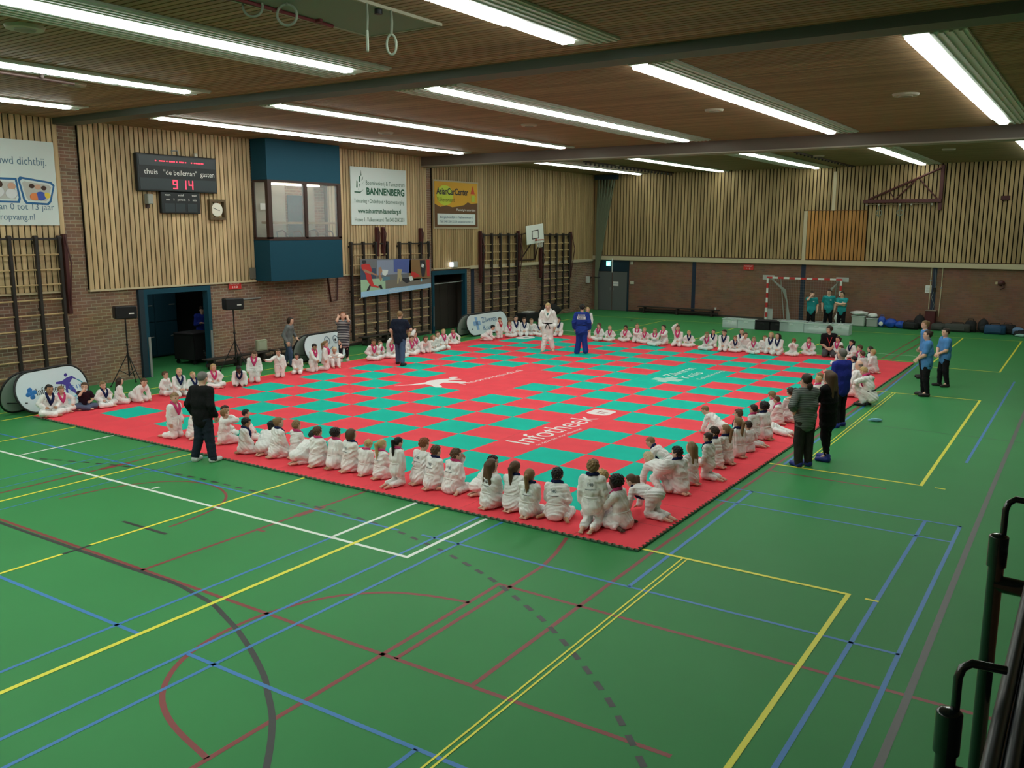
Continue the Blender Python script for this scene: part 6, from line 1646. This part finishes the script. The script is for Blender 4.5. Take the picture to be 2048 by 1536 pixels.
# ------------------------------------------------------------------ grown-ups
def stance(yaw_spread=.075,stride=0.0,S=1,bend=0,B=ADU):
    z=B['ank']+B['sh']-.006
    return [(V(s*.058,.012+s*stride*.5,z),V(s*yaw_spread,-.012+s*stride,B['ank']+(.03 if s*stride<0 and stride else 0)),V(s*(yaw_spread+.015),.075+s*stride,.018+(.0 if s*stride>=0 else .005))) for s in (1,-1)]
HIPS=ADU['ank']+ADU['sh']+ADU['th']-.012
def patch(txt,rgb,txtrgb,up=-.06,w=.16,hh=.06,name='name_patch',side=-1,off=0):
    def f_(d):
        S=d['S'];r,f,u=(Vector(q) for q in (d['r'],d['f'],d['u'])); N=Vector(d['N'])
        o=N+u*(up*S)+f*(side*(.098*S+.004)); ax=r*(-side if side>0 else 1)
        b=MB(); 
        # patch follows the curve of the back
        n=6;vs=[];fs=[]
        for k in range(n+1):
            t=-1+2*k/n; c=o+ax*(t*w*S/2)+r*off*S-f*side*(.022*S*t*t)
            vs+=[c,c+u*hh*S]
        for k in range(n): fs.append((2*k,2*k+2,2*k+3,2*k+1))
        b.add(vs,fs); b.build(name,mat('patch_'+name+'_%d'%int(rgb[2]*99),rgb),d['root'])
        if txt:
            v,fc=text_geo(txt,hh*S*.95,bold=.002,width=w*S*.72)
            p=[o+ax*(q[0]-w*S*.36)+r*off*S+u*(q[1]+hh*S*.18)-f*side*(.022*S*((q[0]-w*S*.36)/(w*S/2))**2)+f*side*.004 for q in v]
            b=MB(); b.add(p,fc); b.build('lettering',mat('patch_text',txtrgb),d['root'])
    return f_
M_jeans=dict(name='jeans',rgb=(.055,.085,.15),fit=.92,cuff=.040)
M_dk=dict(name='dark_trousers',rgb=(.018,.020,.028),fit=.92,cuff=.042)
M_blk=dict(name='black_trousers',rgb=(.010,.010,.012),fit=.90,cuff=.040)
COV=dict(name='blue_cover',rgb=(.018,.035,.26))
def P_st(stride=0,spread=.075,pitch=2,lean=0): return dict(hip=V(0,0,HIPS-abs(stride)*.12),pitch=pitch,lean=lean,legs=stance(spread,stride))

person((-5.60,-5.26,0),104,1.67,'stand',adult=True,hair='grey',hcol='grey',arms=('side','side'),top=dict(name='black_sweater',rgb=(.010,.010,.011),part='sweater'),bottom=dict(name='navy_trousers',rgb=(.020,.026,.042),fit=1.0,cuff=.045),
    shoes=dict(name='white',rgb=(.65,.66,.66)),label='person in black sweater and dark trousers standing off the near mat edge',seed=201,over=P_st(.02,.10),hnod=12,fit=1.06)
person((-10.11,5.38,MT),112,1.70,'stand',adult=True,hair='buzz',hcol='lbrown',arms=(V(.10,.16,.60),'side'),top=dict(name='navy_shirt',rgb=(.012,.018,.036),part='shirt'),bottom=dict(name='blue_jeans',rgb=(.06,.10,.19),fit=.95,cuff=.042),sleeve=.5,
    shoes=dict(name='black',rgb=(.015,.013,.012)),label='person in navy shirt and blue jeans walking across the mat',seed=202,over=P_st(-.10,.08),fit=1.08)
person((-12.90,3.40,0),25,1.56,'stand',adult=True,hair='bob',hcol='dbrown',arms=('side',V(-.17,.10,.56)),top=dict(name='grey_jacket',rgb=(.15,.17,.175),part='jacket'),bottom=M_jeans,
    shoes=dict(name='black',rgb=(.015,.013,.012)),label='person in grey jacket and jeans walking by the left wall',seed=203,over=P_st(.09,.07,6),hnod=12)
M_dress=stripe_mat('cloth_navy_stripe',(.014,.018,.034),(.55,.56,.58),.052,.68)
person((-12.18,5.05,0),-48,1.62,'stand',adult=True,hair='long',hcol='red',arms='ear',top=dict(name='striped_dress',mat=M_dress,part='dress'),bottom=dict(name='leggings',rgb=(.014,.016,.024),fit=.78,cuff=.034),sleeve=.55,
    shoes=dict(name='pale',rgb=(.5,.46,.42)),label='person in navy and white striped dress holding hands to both ears',seed=204,over=P_st(.07,.06),hem=.26)
person((-7.95,10.58,MT),-62,1.69,'stand',adult=True,hair='bun',hcol='blond',collar='white',belt='black',arms=('side','side'),label='person in white judo suit with black belt standing on the mat',seed=205,over=P_st(.02,.10),hnod=14,
    extra=lambda d: child('undershirt',(lambda b:(b.ell(Vector(d['N']-d['u']*.05*d['S']+d['f']*.058*d['S']),(.045,.035,.07)) and None,b)[1])(MB()).build('tmp',mat('teal_tee',(.03,.20,.17))).data,d['root']))
for o in [o for o in COL.objects if o.name.startswith('tmp')]: bpy.data.objects.remove(o)
M_bgi=dict(name='blue_gi',rgb=(.020,.045,.26),gi=True)
def bluex(d):
    patch('NED',(.70,.72,.75),(.02,.03,.12),up=-.115,w=.17,hh=.062,name='country_patch')(d); patch('GROL',(.55,.60,.70),(.02,.03,.12),up=-.045,w=.14,hh=.030,name='name_patch')(d)
person((-6.70,10.72,MT),112,1.69,'stand',adult=True,hair='short',hcol='black',skin='light',collar=None,belt='black',arms=('side','side'),top=M_bgi,bottom=dict(name='blue_gi_trousers',rgb=(.020,.045,.26),fit=1.05,cuff=.055),
    label='person in blue judo suit with white back patch standing on the mat',seed=206,over=P_st(-.03,.09),extra=bluex)
TEAL=dict(name='teal_shirt',rgb=(.025,.30,.32),part='shirt')
def logo(d):
    S=d['S'];o=Vector(d['N']-d['u']*.07*S+d['f']*.088*S+d['r']*(-.045)*S); b=MB(); b.ell(o,(.022*S,.008*S,.012*S)); b.build('chest_logo',M_wht,d['root'])
SHB=dict(name='black',rgb=(.015,.013,.012))
person((-2.45,22.95,0),-72,1.63,'stand',adult=True,hcol='dbrown',arms=('face','side'),top=TEAL,bottom=M_blk,sleeve=.5,shoes=SHB,label='person in turquoise shirt with hand at the face, before the goal',seed=207,over=P_st(0,.10),extra=logo,fit=.98)
person((-1.88,23.5,0),-78,1.70,'stand',adult=True,hcol='dbrown',arms=('side','side'),top=TEAL,bottom=M_blk,sleeve=.5,shoes=SHB,label='person in turquoise shirt with arms down, between two others at goal',seed=208,over=P_st(0,.09),extra=logo,hyaw=-25,fit=.98)
person((-1.25,23.15,0),-95,1.66,'stand',adult=True,hcol='dbrown',arms='crossed',top=TEAL,bottom=M_blk,sleeve=.5,shoes=SHB,label='person in turquoise shirt with crossed arms at the right goal post',seed=209,over=P_st(0,.07),extra=logo,hyaw=-30,fit=.95)
person((-17.05,3.42,0),-20,1.68,'stand',adult=True,hcol='dbrown',arms=('bent','bent'),top=dict(name='royal_jacket',rgb=(.02,.04,.30),part='jacket'),bottom=M_blk,shoes=SHB,label='person in blue jacket standing inside the first doorway',seed=210,over=P_st(0,.08),hnod=25)
def lanyard(d):
    S=d['S'];N,u,f,r=(d[k] for k in 'Nufr'); b=MB()
    for s in (1,-1): b.path([Vector(N+r*s*.05*S+u*.03*S),Vector(N+r*s*.045*S+f*.075*S-u*.03*S),Vector(N+f*.105*S-u*.15*S),Vector(N+f*.105*S-u*.20*S)],.007*S,5)
    b.build('lanyard',mat('lanyard_red',(.5,.02,.03)),d['root'])
person((.34,14.98,MT),-70,1.64,'seiza',adult=True,hair='curly',hcol='dbrown',arms='lap',hyaw=-55,top=dict(name='black_blouse',rgb=(.012,.010,.012),part='blouse'),bottom=dict(name='grey_trousers',rgb=(.09,.09,.10)),sleeve=.65,label='person in black blouse with red lanyard kneeling at the far mat edge',seed=211,extra=lanyard,fit=1.1)
person((3.29,4.31,0),152,1.71,'stand',adult=True,hair='grey',hcol='grey',arms='bent',top=dict(name='blue_fleece',rgb=(.020,.030,.26),part='fleece'),bottom=M_blk,shoes=COV,label='person in royal blue fleece and blue shoe covers, by the mat',seed=212,over=P_st(.02,.075),fit=1.12,hem=.08)
M_gst=stripe_mat('cloth_grey_stripe',(.17,.21,.19),(.045,.05,.05),.030,.62)
person((3.57,.60,0),140,1.69,'stand',adult=True,hair='bun',hcol='dbrown',arms=('crossed','hips'),top=dict(name='striped_top',mat=M_gst,part='top'),bottom=dict(name='olive_trousers',rgb=(.030,.030,.026),fit=1.02,cuff=.042),sleeve=.9,shoes=COV,label='person in grey striped top and blue shoe covers beside the mat',seed=213,over=P_st(0,.06),fit=1.1,
    extra=lambda d:(lambda b:(b.ell(Vector(d['Hc']-d['hf']*d['hd']*.5-d['hu']*d['hd']*.42),(.055,.05,.065)),b.build('hair_knot',M_hair('dbrown'),d['root'])))(MB()))
person((3.80,1.25,0),168,1.69,'stand',adult=True,hair='long',hcol='brown',arms='crossed',top=dict(name='black_top',rgb=(.009,.009,.010),part='top'),bottom=dict(name='black_leggings',rgb=(.008,.008,.010),fit=.82,cuff=.034),shoes=COV,label='person with long hair, black clothes and blue shoe covers beside the mat',seed=214,over=P_st(.03,.06),fit=1.08,hem=.17)
SKY=dict(name='sky_shirt',rgb=(.085,.26,.58),part='shirt')
person((4.21,9.23,0),195,1.70,'stand',adult=True,hair='bun',hcol='dbrown',arms='clasp',top=SKY,bottom=M_blk,sleeve=.55,shoes=SHB,label='person in light blue shirt nearest the mat, left of a similar one',seed=215,over=P_st(.02,.06),fit=1.08)
person((4.38,11.02,0),215,1.60,'stand',adult=True,hair='bun',hcol='dbrown',arms='clasp',top=SKY,bottom=M_blk,sleeve=.55,shoes=SHB,label='person in light blue shirt with joined hands, rightmost of three',seed=216,over=P_st(.03,.07),fit=1.05)
person((3.68,12.22,0),200,1.66,'stand',adult=True,hair='bun',hcol='lbrown',arms='side',top=SKY,bottom=M_blk,sleeve=.55,shoes=SHB,label='person in light blue shirt mostly hidden behind the nearest blue shirt',seed=217,over=P_st(0,.06))
person((2.85,7.90,MT),160,1.62,'cross',adult=True,hair='bald',hcol='grey',arms='lap',label='bald person in white judo suit with blue shoulder badge, right mat edge',seed=218,extra=patch('',(.03,.06,.35),(0,0,0),up=-.03,w=.06,hh=.035,name='shoulder_badge',off=.06),fit=1.05,collar=None)
person((3.20,7.12,0),165,1.48,'stand',adult=True,hair='short',hcol='blond',collar='pink',belt='black',arms='knee',label='person in white judo suit with black belt squatting off the mat',seed=219,
    over=dict(hip=V(0,-.10,.17),pitch=16,lean=0,legs=[(V(s*.13,.10,.30),V(s*.09,-.04,.065),V(s*.11,.09,.022)) for s in (1,-1)]),shoes=SHB,hnod=25)
print('people',STAT)
